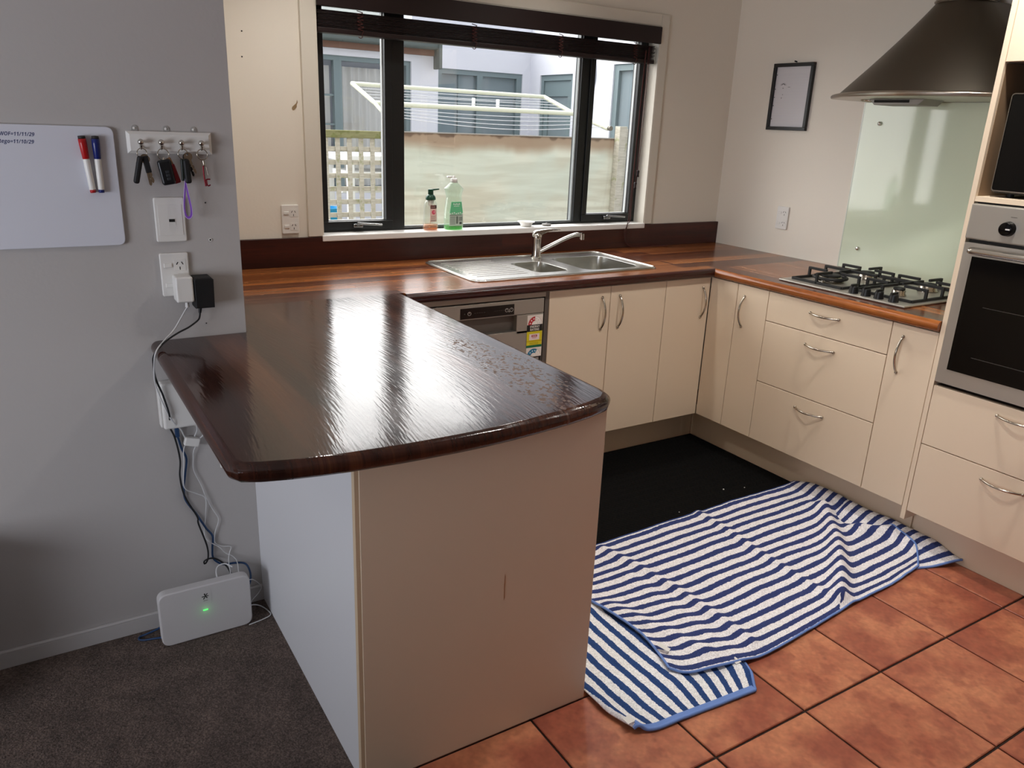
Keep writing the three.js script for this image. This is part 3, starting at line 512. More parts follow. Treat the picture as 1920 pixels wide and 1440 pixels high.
{
  const y = OY0 + 0.0062;
  const g = thing('sink_strainer', 'small white sink strainer cup resting on the window sill', 'strainer', [-1.285, y, -0.03]);
  part('cup', lathe([[0, 0], [0.024, 0], [0.026, 0.003], [0.034, 0.018], [0.043, 0.021], [0.0435, 0.024], [0.032, 0.022], [0.023, 0.005], [0, 0.004]], -1.285, y, -0.03, 28), M({ color: 0xe6e4df, roughness: 0.35 }), g);
  part('perforation', Array.from({ length: 6 }, (_, i) => lathe([[0, 0], [0.0025, 0], [0.0025, 0.001], [0, 0.001]], -1.285 + 0.013 * Math.cos(i), y + 0.0041, -0.03 + 0.013 * Math.sin(i), 8)), mSlot, g);
  single('sink_plug', lathe([[0, 0], [0.021, 0], [0.024, 0.006], [0.023, 0.009], [0.006, 0.01], [0.004, 0.014], [0, 0.015]], -1.165, y, -0.025, 24), M({ color: 0x6f6a66, roughness: 0.4 }), 'flat grey sink plug on the sill beside the strainer', 'plug');
}

// ---------------------------------------------------------------- gas hob
{
  const Y = WT + 0.0008, X0 = -0.612, X1 = -0.1, Z0 = 1.0, Z1 = 1.6;
  const g = thing('gas_hob', 'steel four burner gas hob with black iron pan supports', 'hob', [-0.356, WT, 1.3]);
  part('tray', [box(X0, X1, Y, Y + 0.009, Z0, Z1, 0.004)], mSteel, g);
  const burner = (x, z, r, k) => {
    const b = part('burner', lathe([[0, 0], [r * 1.15, 0], [r * 1.15, 0.006], [r, 0.01], [r, 0.022], [r * 0.82, 0.026], [0, 0.026]], x, Y + 0.009, z, 28), mNickel, g);
    part('burner_cap', lathe([[0, 0], [r * 0.86, 0], [r * 0.9, 0.003], [r * 0.84, 0.007], [0, 0.0075]], x, Y + 0.035, z, 28), mIron, b);
    if (k) part('flame_ring', new THREE.TorusGeometry(r * 1.35, 0.007, 8, 36).rotateX(Math.PI / 2).translate(x, Y + 0.028, z), mIron, b);
    part('igniter', rod([x - r * 1.2, Y + 0.009, z + 0.006], [x - r * 1.2, Y + 0.026, z + 0.006], 0.003), mPlastic, b);
  };
  burner(-0.455, 1.145, 0.05, 1); burner(-0.22, 1.16, 0.036, 0); burner(-0.44, 1.46, 0.026, 0); burner(-0.22, 1.45, 0.036, 0);
  const top = Y + 0.052, low = Y + 0.011, t = 0.0055;
  const bar = (x0, z0, x1, z1, y) => { const dx = x1 - x0, dz = z1 - z0, L = Math.hypot(dx, dz); return new RoundedBoxGeometry(L, 0.011, 2 * t, 1, 0.002).rotateY(-Math.atan2(dz, dx)).translate((x0 + x1) / 2, y, (z0 + z1) / 2); };
  const leg = (x, z) => box(x - t, x + t, low - 0.002, top + 0.005, z - t, z + t, 0.002);
  const support = (x0, x1, z0, z1, fx) => {
    const xm = (x0 + x1) / 2, zm = (z0 + z1) / 2, L = [];
    // base frame
    L.push(bar(x0, z0, x1, z0, low + 0.003), bar(x0, z1, x1, z1, low + 0.003), bar(x0, z0, x0, z1, low + 0.003), bar(x1, z0, x1, z1, low + 0.003));
    for (const bx of fx) { // fingers towards each burner
      for (const [lx, lz, ex, ez] of [[bx, z0, bx, zm - 0.035], [bx, z1, bx, zm + 0.035]]) L.push(leg(lx, lz), bar(lx, lz, ex, ez, top));
    }
    L.push(leg(x0, zm), bar(x0, zm, x0 + 0.095, zm, top), leg(x1, zm), bar(x1, zm, x1 - 0.085, zm, top), leg(xm, z0), leg(xm, z1), bar(xm, z0, xm, z1, top), bar(xm - 0.07, zm, xm + 0.07, zm, top));
    part('pan_support', L, mIron, g).userData.label = 'black cast iron pan support';
  };
  support(-0.565, -0.125, 1.035, 1.285, [-0.455, -0.22]); support(-0.53, -0.125, 1.315, 1.575, [-0.44, -0.22]);
  for (const z of [1.352, 1.409, 1.466, 1.53]) { const k = part('knob', lathe([[0, 0.03], [0.014, 0.03], [0.0165, 0.026], [0.0185, 0.006], [0.019, 0]], -0.578, Y + 0.009, z, 20), mBlack, g); part('knob_grip', box(-0.597, -0.56, Y + 0.036, Y + 0.047, z - 0.005, z + 0.005, 0.003), mBlack, k); }
}
// ---------------------------------------------------------------- splashback, hood, picture
{
  const g = thing('glass_splashback', 'pale green glass splashback behind the hob', 'splashback', [-0.004, 0.905, 1.32]);
  const m = MP({ color: 0xdbe6cd, roughness: 0.06, ior: 1.5 });
  part('panel', box(-0.0075, -0.0005, 0.903, 1.6665, 0.853, 1.784, 0.001, 1), m, g);
  part('clear_edge', box(-0.008, -0.0005, 0.903, 1.6665, 0.848, 0.8528), M({ color: 0xd7ddd0, roughness: 0.2 }), g);
  for (const y of [1.575, 1.004]) part('screw_cap', lathe([[0, 0.011], [0.006, 0.0105], [0.009, 0.008], [0.0095, 0]], 0, 0, 0, 20).rotateZ(Math.PI / 2).translate(-0.0075, y, 0.946), mChrome, g);
}
{
  const zc = 1.31, y0 = 1.668, hw = 0.455;
  const g = thing('range_hood', 'dark brushed steel conical range hood above the hob', 'range hood', [0, y0, zc]);
  // plan of the rim: straight sides then a shallow bow
  const plan = (k, hw2, xs, xf) => { const P = [[0, zc - hw2]]; for (let i = 0; i <= 24; i++) { const t = i / 24 * 2 - 1; P.push([-(xs + (xf - xs) * (1 - t * t)), zc + t * hw2]); } P.push([0, zc + hw2]); return P; };
  const rim = plan(0, hw, 0.25, 0.5).map(([x, z]) => [Math.min(x, -0.0005), z]);
  part('rim', slab(rim, rim.map((_, i) => i < rim.length - 1), y0, y0 + 0.02, 6), M({ color: 0xb8b0a4, roughness: 0.3, metalness: 1 }), g);
  // cone from the rim to the round neck
  const n = rim.length, R = 0.108, yn = 2.03, cxn = -0.125, P = [];
  const top = rim.map((_, i) => { const a = Math.PI * (i / (n - 1)) * 1.0; return i === 0 ? [-0.0005, zc - R] : i === n - 1 ? [-0.0005, zc + R] : [cxn - R * Math.sin(Math.PI * (i - 1) / (n - 3)), zc - R * Math.cos(Math.PI * (i - 1) / (n - 3))]; });
  const K = 10, ringAt = (t) => rim.map((p, i) => { const s = t; return [lerp(p[0] * 0.96, top[i][0], s), lerp(y0 + 0.02, yn, t), lerp(zc + (p[1] - zc) * 0.965, top[i][1], s)]; });
  for (let k = 0; k < K; k++) { const A = ringAt(k / K), B = ringAt((k + 1) / K); for (let i = 0; i + 1 < n; i++) P.push(...A[i], ...B[i], ...A[i + 1], ...A[i + 1], ...B[i], ...B[i + 1]); }
  const q = new THREE.BufferGeometry(); q.setAttribute('position', new THREE.Float32BufferAttribute(P, 3)); 
  part('canopy', toCreasedNormals(q, 0.7), mHood, g);
  part('flue', [new THREE.CylinderGeometry(R + 0.002, R + 0.002, CH - yn, 40).translate(cxn, (CH + yn) / 2 - 0.0005, zc), new THREE.TorusGeometry(R + 0.003, 0.004, 8, 40).rotateX(Math.PI / 2).translate(cxn, yn + 0.006, zc)], M({ color: 0xa39b90, roughness: 0.3, metalness: 1 }), g);
  part('filter_housing', (() => { const s = new THREE.Shape([[-0.125, 0], [0.125, 0], [0.1, -0.023], [-0.1, -0.023]].map((p) => new THREE.Vector2(...p))); return extr(s, 0.14, 0.002).rotateY(Math.PI / 2).translate(-0.27, y0, 1.18); })(), M({ color: 0x8b8680, roughness: 0.45, metalness: 0.6 }), g);
  part('filter_slot', [box(-0.2715, -0.2685, y0 - 0.014, y0 - 0.003, 1.08, 1.24)], mSlot, g);
  part('lamp_trim', new THREE.TorusGeometry(0.035, 0.004, 8, 30).rotateX(Math.PI / 2).translate(-0.2, y0 - 0.003, zc - 0.3), mNickel, g);
}
T.sheet = canvasTex(384, 512, (c, w, h) => {
  c.fillStyle = '#d9d7da'; c.fillRect(0, 0, w, h); c.strokeStyle = '#c6c3cc'; c.lineWidth = 1; for (let y = 60; y < h; y += 12) { c.beginPath(); c.moveTo(0, y); c.lineTo(w, y); c.stroke(); }
  c.strokeStyle = '#3c3a3e'; c.lineWidth = 6; c.beginPath(); c.arc(92, 170, 26, Math.PI * 1.2, Math.PI * 1.8); c.stroke(); c.strokeStyle = '#a5a2a8'; c.lineWidth = 3; c.beginPath(); c.arc(92, 176, 40, Math.PI * 1.15, Math.PI * 1.85); c.stroke();
  c.fillStyle = '#87848a'; c.fillRect(86, 176, 14, 8); c.fillRect(146, 170, 26, 4); c.fillRect(92, 232, 10, 6); c.fillRect(84, 258, 8, 12);
  c.fillStyle = '#4a474c'; for (const y of [66, 188, 258, 330, 446]) { c.beginPath(); c.arc(7, y, 5, 0, 7); c.fill(); }
});
{
  const y0 = 1.531, y1 = 1.853, z0 = 0.291, z1 = 0.54, f = 0.017;
  const g = thing('framed_sheet', 'slim black frame holding a pale sheet with faint drawing, hung on cream wall', 'picture', [-0.008, y0, 0.415]);
  part('frame', [box(-0.02, -0.0008, y0, y0 + f, z0, z1, 0.002), box(-0.02, -0.0008, y1 - f, y1, z0, z1, 0.002), box(-0.02, -0.0008, y0 + f, y1 - f, z0, z0 + f, 0.002), box(-0.02, -0.0008, y0 + f, y1 - f, z1 - f, z1, 0.002)], mBlack, g);
  part('sheet', new THREE.PlaneGeometry(z1 - z0 - 2 * f, y1 - y0 - 2 * f).rotateY(-Math.PI / 2).translate(-0.008, (y0 + y1) / 2, (z0 + z1) / 2), M({ map: T.sheet, roughness: 0.6 }), g);
  part('hanging_nail', rod([-0.001, y1 + 0.006, 0.418], [-0.016, y1 + 0.008, 0.418], 0.0035), mBlack, g);
}

// ---------------------------------------------------------------- oven tower
const TZ0 = 1.787, TZ1 = 2.39;
{
  const g = thing('oven_tower', 'tall cream cabinet housing oven and microwave with two drawers below', 'cabinet', [-0.33, 0, 2.09]);
  part('side_panel', [box(CX - 0.002, -0.005, 0.118, 2.32, TZ0, TZ0 + 0.018, 0.001), box(-0.57, -0.005, 0.0005, 0.118, TZ0, TZ0 + 0.018)], mCream, g);
  part('side_panel', box(CX - 0.002, -0.005, 0.0005, 2.32, TZ1 - 0.018, TZ1, 0.001), mCream, g);
  part('back_panel', box(-0.04, -0.01, 0.1, 2.3, TZ0 + 0.019, TZ1 - 0.019), mCarcass, g);
  part('shelf', box(CX - 0.001, -0.041, 1.322, 1.339, TZ0 + 0.0185, TZ1 - 0.0185, 0.001), mCream, g);
  part('niche_top', box(CX + 0.02, -0.041, 1.757, 1.773, TZ0 + 0.0185, TZ1 - 0.0185), mCarcass, g);
  part('niche_lining', box(CX + 0.012, -0.041, 1.3395, 1.756, TZ0 + 0.0182, TZ0 + 0.0196), M({ color: 0x8d7358, roughness: 0.6 }), g);
  part('drawer_carcass', box(CX + FT + 0.001, -0.041, CB, 0.668, TZ0 + 0.0185, TZ1 - 0.0185), mCarcass, g);
  const fr = (n, y0, y1, h) => { const d = part(n, box(CX - 0.001, CX + FT, y0 + GAP, y1 - GAP, TZ0 + 0.0195, TZ1 - 0.0195, 0.0016, 1), mCream, g); if (h) part('handle', arcHandle([CX - 0.001, h, 2.042], [CX - 0.001, h, 2.182], [-1, 0, 0]), mNickel, d).userData.label = 'bowed brushed nickel pull'; };
  fr('drawer', 0.437, 0.669, 0.628); fr('drawer', 0.157, 0.437, 0.39); fr('upper_door', 1.758, 2.32);
  part('kickboard', box(-0.588, -0.57, 0.0005, 0.156, TZ0 + 0.0185, TZ1 - 0.0185), mCream, g);
}
{
  const g = thing('wall_oven', 'stainless steel built-in oven with black glass door and bar handle', 'oven', [-0.38, 0.683, 2.09]);
  const z0 = TZ0 + 0.021, z1 = TZ1 - 0.021, X = CX - 0.006;
  part('housing', box(-0.66, -0.08, 0.685, 1.319, z0 + 0.004, z1 - 0.004), mBlack, g);
  const cp = part('control_panel', box(X - 0.012, -0.661, 1.199, 1.316, z0, z1, 0.006), mSteel, g);
  for (const z of [1.943, 2.09, 2.24]) { const k = part('knob', lathe([[0, 0.024], [0.019, 0.024], [0.0215, 0.02], [0.0235, 0.004], [0.0245, 0]], 0, 0, 0, 28).rotateZ(Math.PI / 2).translate(X - 0.012, 1.247, z), mBlackGloss, cp); part('pointer', box(X - 0.0372, X - 0.0355, 1.245, 1.249, z + 0.003, z + 0.017), mPlastic, k); }
  T.mark = canvasTex(128, 32, (c) => { c.fillStyle = '#aaa59c'; c.fillRect(0, 0, 128, 32); c.fillStyle = '#2b2826'; for (let i = 0; i < 6; i++) c.fillRect(14 + i * 17, 10, 11, 12); });
  part('marking', [new THREE.PlaneGeometry(0.022, 0.004).rotateY(-Math.PI / 2).translate(X - 0.0125, 1.285, 1.953)], M({ map: T.mark, roughness: 0.4, metalness: 0.6 }), cp);
  // door frame round the glass
  const dy0 = 0.684, dy1 = 1.187, sh = roundRect(z0, dy0, z1, dy1, 0.006), hl = new THREE.Path(roundRect(z0 + 0.042, dy0 + 0.062, z1 - 0.042, dy1 - 0.052, 0.014).getPoints(8)); sh.holes.push(hl);
  const d = part('door', new THREE.ExtrudeGeometry(sh, { depth: 0.016, bevelEnabled: true, bevelSize: 0.0015, bevelOffset: -0.0015, bevelThickness: 0.0015, bevelSegments: 2, curveSegments: 6 }).rotateY(-Math.PI / 2).translate(-0.66 - 0.0015, 0, 0), mSteel, g);
  part('glass', box(X - 0.006, -0.664, dy0 + 0.055, dy1 - 0.045, z0 + 0.036, z1 - 0.036), mBlackGloss, d).userData.label = 'black oven glass';
  for (const y of [0.978, 0.8]) part('rack_line', box(X - 0.0068, X - 0.006, y, y + 0.0025, z0 + 0.11, z1 - 0.11), M({ color: 0x4a4845, roughness: 0.4, metalness: 0.6 }), d);
  part('handle', [tube([[X - 0.012, 1.163, z0 + 0.036], [X - 0.028, 1.163, z0 + 0.038], [X - 0.034, 1.163, z0 + 0.055], [X - 0.034, 1.163, 2.09], [X - 0.034, 1.163, z1 - 0.055], [X - 0.028, 1.163, z1 - 0.038], [X - 0.012, 1.163, z1 - 0.036]], 0.0115, 80, 14, 0.2)], M({ color: 0xc9c5bd, roughness: 0.25, metalness: 1 }), d).userData.label = 'steel bar handle';
}
{
  const g = thing('microwave_oven', 'black glass microwave oven in the tower niche', 'microwave', [-0.38, 1.3395, 2.08]);
  const X = -0.632, z0 = 1.829, z1 = 2.34, y0 = 1.356, y1 = 1.668;
  part('case', box(X + 0.012, -0.22, y0 - 0.004, y1, z0 + 0.004, z1, 0.004), mBlack, g);
  for (const [x, z] of [[-0.58, 1.87], [-0.58, 2.3], [-0.27, 1.87], [-0.27, 2.3]]) part('foot', rod([x, 1.3397, z], [x, 1.3525, z], 0.012), mRubberBlack, g);
  const d = part('door', box(X, X + 0.0115, y0, y1, z0, z1 - 0.12, 0.006), mBlackGloss, g);
  const sh = roundRect(z0 + 0.001, y0 + 0.002, z1 - 0.122, y1 - 0.001, 0.012); sh.holes.push(new THREE.Path(roundRect(z0 + 0.0035, y0 + 0.006, z1 - 0.125, y1 - 0.004, 0.01).getPoints(8)));
  part('door_border', new THREE.ExtrudeGeometry(sh, { depth: 0.0012, bevelEnabled: false, curveSegments: 8 }).rotateY(-Math.PI / 2).translate(X, 0, 0), M({ color: 0x9a958e, roughness: 0.3, metalness: 1 }), d);
  T.mesh = tex(256, 128, (u, v) => { const a = (u * 24) % 1 - 0.5, b = ((v * 9 + (Math.floor(u * 24) % 2) * 0.5) % 1) - 0.5; return Math.hypot(a * 1.1, b * 0.9) < 0.33 ? [12, 14, 16] : [128, 136, 140]; });
  T.mesh.wrapS = T.mesh.wrapT = THREE.ClampToEdgeWrapping;
  part('mesh_screen', new THREE.PlaneGeometry(0.27, 0.2).rotateY(-Math.PI / 2).translate(X - 0.0012, 1.48, 2.075), M({ map: T.mesh, roughness: 0.25, metalness: 0.3 }), d).userData.label = 'perforated door screen';
  part('control_strip', box(X, X + 0.0115, y0, y1, z1 - 0.119, z1, 0.004), mBlackGloss, g);
}

// ---------------------------------------------------------------- electrical plates
function plateZ(name, label, x0, x1, y0, y1, z, kind, grp) { // faces +z
  const g = thing(name, label, 'socket', [(x0 + x1) / 2, y0, z], grp), w = x1 - x0, h = y1 - y0, zz = z + 0.0095;
  part('plate', (() => { const q = extr(roundRect(x0, y0, x1, y1, 0.006), 0.009, 0.0035, 3); return q.translate(0, 0, z + 0.0003); })(), mPlastic, g);
  if (kind === 'double') for (const t of [0.72, 0.26]) {
    const y = y0 + h * t, xs = x0 + w * 0.27, xo = x0 + w * 0.68, s = part('rocker', box(xs - 0.0105, xs + 0.0105, y - 0.006, y + 0.006, zz - 0.002, zz + 0.0032, 0.002), mPlastic, g); s.rotation.x = 0;
    const o = part('outlet', extr(roundRect(xo - 0.0155, y - 0.016, xo + 0.0155, y + 0.016, 0.004), 0.0012, 0.0005).translate(0, 0, zz - 0.0004), mPlastic, g);
    for (const [dx, dy, a] of [[-0.0065, 0.005, -0.5], [0.0065, 0.005, 0.5], [0, -0.0085, 0]]) part('pin_slot', new THREE.BoxGeometry(0.0021, 0.0082, 0.0012).rotateZ(a).translate(xo + dx, y + dy, zz + 0.0007), mSlot, o);
  }
  if (kind === 'phone') {
    part('cover_panel', extr(roundRect(x0 + 0.008, y0 + 0.018, x1 - 0.008, y1 - 0.018, 0.002), 0.0012, 0.0004).translate(0, 0, zz - 0.0003), mPlastic, g);
    const j = part('jack', box(x0 + w * 0.43, x0 + w * 0.67, y0 + h * 0.39, y0 + h * 0.51, zz, zz + 0.0015), mPlastic, g); part('jack_opening', box(x0 + w * 0.45, x0 + w * 0.64, y0 + h * 0.455, y0 + h * 0.52, zz + 0.0014, zz + 0.0022), mSlot, j);
  }
  return g;
}
plateZ('power_socket', 'white double power socket on cream wall beside the window', -2.508, -2.436, 1.036, 1.155, 0, 'double');
plateZ('phone_socket', 'white phone jack plate under the key rack', -3.124, -3.048, 1.171, 1.288, ZN, 'phone');
plateZ('power_socket', 'white double power socket with two adapters plugged in', -3.123, -3.05, 1.023, 1.141, ZN, 'double');
{ // socket by the hob: the same fitting turned to face the room
  const g = plateZ('power_socket', 'white double power socket on cream wall between picture and worktop', -0.037, 0.037, 1.035, 1.152, 0, 'double');
  g.rotation.y = -Math.PI / 2; g.position.set(0, 1.035, 0.472);
}
{ // plug-in adapters
  const a = thing('power_adapter', 'white vented plug-in adapter in the living room socket', 'adapter', [-3.073, 1.013, 1.035]);
  part('housing', box(-3.097, -3.052, 1.013, 1.084, 1.0102, 1.062, 0.006, 3), mPlastic, a);
  for (let i = 0; i < 8; i++) for (const s of [-1, 1]) part('vent_slot', new THREE.BoxGeometry(0.008, 0.0013, 0.001).rotateZ(0.5 * s).translate(-3.0745 + s * 0.016, 1.027 + i * 0.0052, 1.0621), mPlastic, a);
  part('strain_relief', rod([-3.068, 1.014, 1.036], [-3.068, 0.996, 1.036], 0.0045, 0.0055), mPlastic, a);
  const b = thing('power_adapter', 'black plug-in adapter beside the white one', 'adapter', [-3.024, 0.994, 1.035]);
  part('housing', (() => { const s = new THREE.Shape([[-3.05, 0.994], [-3.0, 0.994], [-2.998, 1.072], [-3.004, 1.078], [-3.046, 1.078], [-3.05, 1.072]].map((p) => new THREE.Vector2(...p))); return extr(s, 0.058, 0.003, 2).translate(0, 0, ZN + 0.002); })(), mRubberBlack, b);
  part('strain_relief', rod([-3.033, 0.995, 1.03], [-3.036, 0.976, 1.03], 0.005, 0.004), mRubberBlack, b);
}

// ---------------------------------------------------------------- whiteboard and markers
T.board = canvasTex(1024, 512, (c, w, h) => {
  c.fillStyle = '#dfe1ea'; c.fillRect(0, 0, w, h); c.fillStyle = '#26305c'; c.strokeStyle = '#26305c'; c.font = 'italic bold 21px sans-serif';
  // board is 0.50 x 0.29 m : 2048 px per metre across
  c.save(); c.translate(500, 24); c.rotate(0.01); c.fillText('carWOF=11/11/29', 0, 20); c.fillText('↳Rego=11/10/29', 14, 50); c.restore();
});
{
  const x0 = -3.708, x1 = -3.2, y0 = 1.168, y1 = 1.462;
  const g = thing('whiteboard', 'small white dry-erase board with handwritten dates on grey wall', 'whiteboard', [-3.45, y0, ZN]);
  const q = extr(roundRect(x0, y0, x1, y1, 0.018), 0.0095, 0.0015, 2, 10).translate(0, 0, ZN + 0.0006), p = q.attributes.position, uv = q.attributes.uv;
  for (let i = 0; i < p.count; i++) uv.setXY(i, (p.getX(i) - x0) / (x1 - x0), (p.getY(i) - y0) / (y1 - y0));
  part('board', q, M({ map: T.board, roughness: 0.28 }), g);
}
function marker(x, lean, col, label) {
  const g = thing('whiteboard_marker', label, 'marker', [x, 1.303, 1.02]), z = ZN + 0.0103 + 0.0092, mc = M({ color: col, roughness: 0.3 });
  const L = (pr, mat, n) => { const o = part(n, new THREE.LatheGeometry(pr.map((p) => new THREE.Vector2(...p)), 20).rotateZ(lean).translate(x, 1.303, z), mat, g); return o; };
  L([[0, 0], [0.0066, 0], [0.0068, 0.0075], [0, 0.0076]], mc, 'tail_plug').userData.label = 'coloured end plug';
  L([[0, 0.0076], [0.0074, 0.0076], [0.0076, 0.082], [0, 0.082]], M({ color: 0xeceae4, roughness: 0.35 }), 'barrel');
  L([[0, 0.082], [0.0078, 0.082], [0.0092, 0.118], [0.0092, 0.13], [0, 0.13]], mc, 'cap');
  L([[0, 0.13], [0.0086, 0.13], [0.0082, 0.137], [0, 0.1375]], M({ color: 0x2a2626, roughness: 0.6 }), 'felt_eraser');
}
marker(-3.262, 0.08, 0xb31218, 'red capped whiteboard marker stuck to the whiteboard');
marker(-3.243, 0.0, 0x15256e, 'blue capped whiteboard marker stuck to the whiteboard');
// ---------------------------------------------------------------- key rack and keys
const KX = [-3.142, -3.094, -3.045, -2.996];
{
  const g = thing('key_rack', 'white wooden key rail with four metal hooks on grey wall', 'key rack', [-3.068, 1.399, ZN]);
  part('rail', (() => { const s = new THREE.Shape([[-3.172, 1.399], [-2.966, 1.399], [-2.966, 1.454], [-3.172, 1.454]].map((p) => new THREE.Vector2(...p))); return extr(s, 0.016, 0.0075, 1).translate(0, 0, ZN + 0.0004); })(), mPlastic, g);
  for (const x of KX) part('hook', [new THREE.SphereGeometry(0.0075, 20, 14).translate(x, 1.4285, ZN + 0.034), rod([x, 1.427, ZN + 0.016], [x, 1.428, ZN + 0.03], 0.0035), tube([[x, 1.427, ZN + 0.017], [x, 1.417, ZN + 0.02], [x, 1.411, ZN + 0.026], [x, 1.413, ZN + 0.034], [x, 1.419, ZN + 0.037]], 0.0024, 20, 8)], mChrome, g).userData.label = 'small chrome ball hook';
  for (const [x, where] of [[-3.15, 'behind the end of the key rack near the whiteboard'], [-3.075, 'behind the middle of the key rack'], [-3.008, 'behind the end of the key rack near the wall corner']]) { // clear adhesive hanging clips behind the rail
    const c = thing('adhesive_clip', 'small clear adhesive clip ' + where, 'clip', [x, 1.45, ZN], 'clips holding the key rack');
    part('tab', (() => { const s = new THREE.Shape(); s.moveTo(-0.008, 0); s.lineTo(0.008, 0); s.lineTo(0.008, 0.006); s.absarc(0, 0.006, 0.008, 0, Math.PI, false); s.lineTo(-0.008, 0); return extr(s, 0.0018, 0.0004).translate(x, 1.4545, ZN + 0.0004); })(), MP({ color: 0xd8d6d2, roughness: 0.3, transmission: 0.5, thickness: 0 }), c);
    part('button', lathe([[0, 0.002], [0.003, 0.0016], [0.0034, 0]], 0, 0, 0, 12).rotateX(Math.PI / 2).translate(x, 1.461, ZN + 0.0022), mPlastic, c);
  }
}
function ringGeo(x, r, z = ZN + 0.027, tilt = 0.25) { return new THREE.TorusGeometry(r, 0.0012, 8, 40).rotateY(tilt).translate(x, 1.4115 - r + 0.0015, z); }
function blade(x, y, z, len, a, w = 0.007) { // metal key: round bow and toothed blade, hanging
  const s = new THREE.Shape(); s.absarc(0, 0, 0.011, -Math.PI / 2 + 0.35, Math.PI * 1.5 - 0.35, false); s.lineTo(-w / 2, -len); s.lineTo(0, -len - 0.003); s.lineTo(w / 2, -len + 0.002);
  for (let i = 0; i < 5; i++) { const yy = -len + 0.006 + i * (len - 0.018) / 5; s.lineTo(w / 2 - (i % 2) * 0.0022, yy); s.lineTo(w / 2, yy + 0.003); } s.closePath();
  const h = new THREE.Path(); h.absarc(0, 0.005, 0.0028, 0, Math.PI * 2, true); s.holes.push(h);
  return extr(s, 0.002).rotateZ(a).translate(x, y, z);
}
const fob = (x, y, z, w, h, d, a, r) => new RoundedBoxGeometry(w, h, d, 4, r).translate(0, -h / 2, 0).rotateZ(a).translate(x, y, z);
{
  const x = KX[0], y = 1.394, z = ZN + 0.028, g = thing('key_ring', 'ring with black key fob and steel house keys on the rail end near the whiteboard', 'keys', [x, 1.33, z]);
  part('split_ring', ringGeo(x + 0.001, 0.0125), mNickel, g);
  part('key_fob', fob(x - 0.004, y, z + 0.004, 0.0145, 0.07, 0.012, -0.24, 0.006), mRubberBlack, g).userData.label = 'slim black fob';
  part('key', blade(x + 0.007, y - 0.008, z, 0.058, 0.24), mNickel, g); part('key', blade(x + 0.006, y - 0.006, z - 0.004, 0.066, 0.14), mNickel, g);
  part('key_head', fob(x + 0.006, y, z + 0.002, 0.014, 0.042, 0.006, 0.16, 0.002), mRubberBlack, g);
}
{
  const x = KX[1], y = 1.386, z = ZN + 0.03, g = thing('key_ring', 'ring with black three button car remote and red tag', 'keys', [x, 1.32, z]);
  part('split_ring', ringGeo(x + 0.003, 0.0145), mNickel, g);
  const f = part('car_remote', fob(x + 0.0005, y, z + 0.006, 0.034, 0.064, 0.014, 0.16, 0.007), M({ color: 0x12161b, roughness: 0.28 }), g);
  for (let i = 0; i < 3; i++) part('button', new RoundedBoxGeometry(0.009, 0.0066, 0.002, 2, 0.0008).rotateZ(0.16).translate(x + 0.0066 + i * 0.0013, y - 0.03 - i * 0.0088, z + 0.0138), M({ color: 0x30353a, roughness: 0.35 }), f).userData.label = 'small grey button';
  part('loop', rod([x + 0.002, y + 0.004, z + 0.003], [x + 0.002, y - 0.002, z + 0.005], 0.003), mNickel, g);
  part('leather_tab', fob(x + 0.013, y + 0.004, z - 0.003, 0.013, 0.018, 0.005, 0.4, 0.002), M({ color: 0x8d6a4c, roughness: 0.7 }), g);
  part('red_tag', fob(x + 0.019, y - 0.012, z - 0.004, 0.0175, 0.05, 0.007, 0.28, 0.007), M({ color: 0x7e0e1a, roughness: 0.45 }), g).userData.label = 'dark red plastic tag';
}
{
  const x = KX[2], y = 1.39, z = ZN + 0.028, g = thing('key_ring', 'ring with black remotes, keys and a purple wrist strap', 'keys', [x, 1.24, z]);
  part('split_ring', ringGeo(x + 0.002, 0.0128), mNickel, g);
  part('remote', fob(x + 0.007, y - 0.002, z + 0.006, 0.0165, 0.062, 0.012, 0.03, 0.006), mRubberBlack, g);
  part('remote', fob(x - 0.001, y - 0.002, z + 0.001, 0.01, 0.056, 0.01, -0.02, 0.003), M({ color: 0x15201c, roughness: 0.4 }), g);
  part('key', blade(x + 0.014, y + 0.004, z - 0.002, 0.044, 0.38, 0.006), mNickel, g); part('key', blade(x + 0.012, y + 0.002, z - 0.004, 0.048, 0.26, 0.006), mRubberBlack, g);
  const sx = x + 0.001, drop = (w, top, low, k) => { const s = k ? new THREE.Path() : new THREE.Shape(); s.moveTo(sx, top); s.bezierCurveTo(sx - w * 0.5, top - 0.04, sx - w * 1.15, low + 0.04, sx - w * 0.8, low + 0.012); s.bezierCurveTo(sx - w * 0.5, low - 0.002, sx + w * 0.7, low - 0.002, sx + w * 0.95, low + 0.014); s.bezierCurveTo(sx + w * 1.1, low + 0.036, sx + w * 0.4, top - 0.04, sx, top); return s; };
  const loop = drop(0.0115, 1.342, 1.232, 0); loop.holes.push(drop(0.0068, 1.318, 1.2385, 1));
  part('wrist_strap', extr(loop, 0.0035, 0.0006, 1, 14).translate(0, 0, z + 0.003), M({ color: 0x8a55c8, roughness: 0.7 }), g).userData.label = 'purple ribbon loop';
  part('strap_edge', (() => { const e = drop(0.0118, 1.343, 1.2315, 0); e.holes.push(drop(0.0104, 1.338, 1.2332, 1)); return extr(e, 0.0042, 0.0005, 1, 14).translate(0, 0, z + 0.003); })(), M({ color: 0xc7aee6, roughness: 0.6 }), g);
}
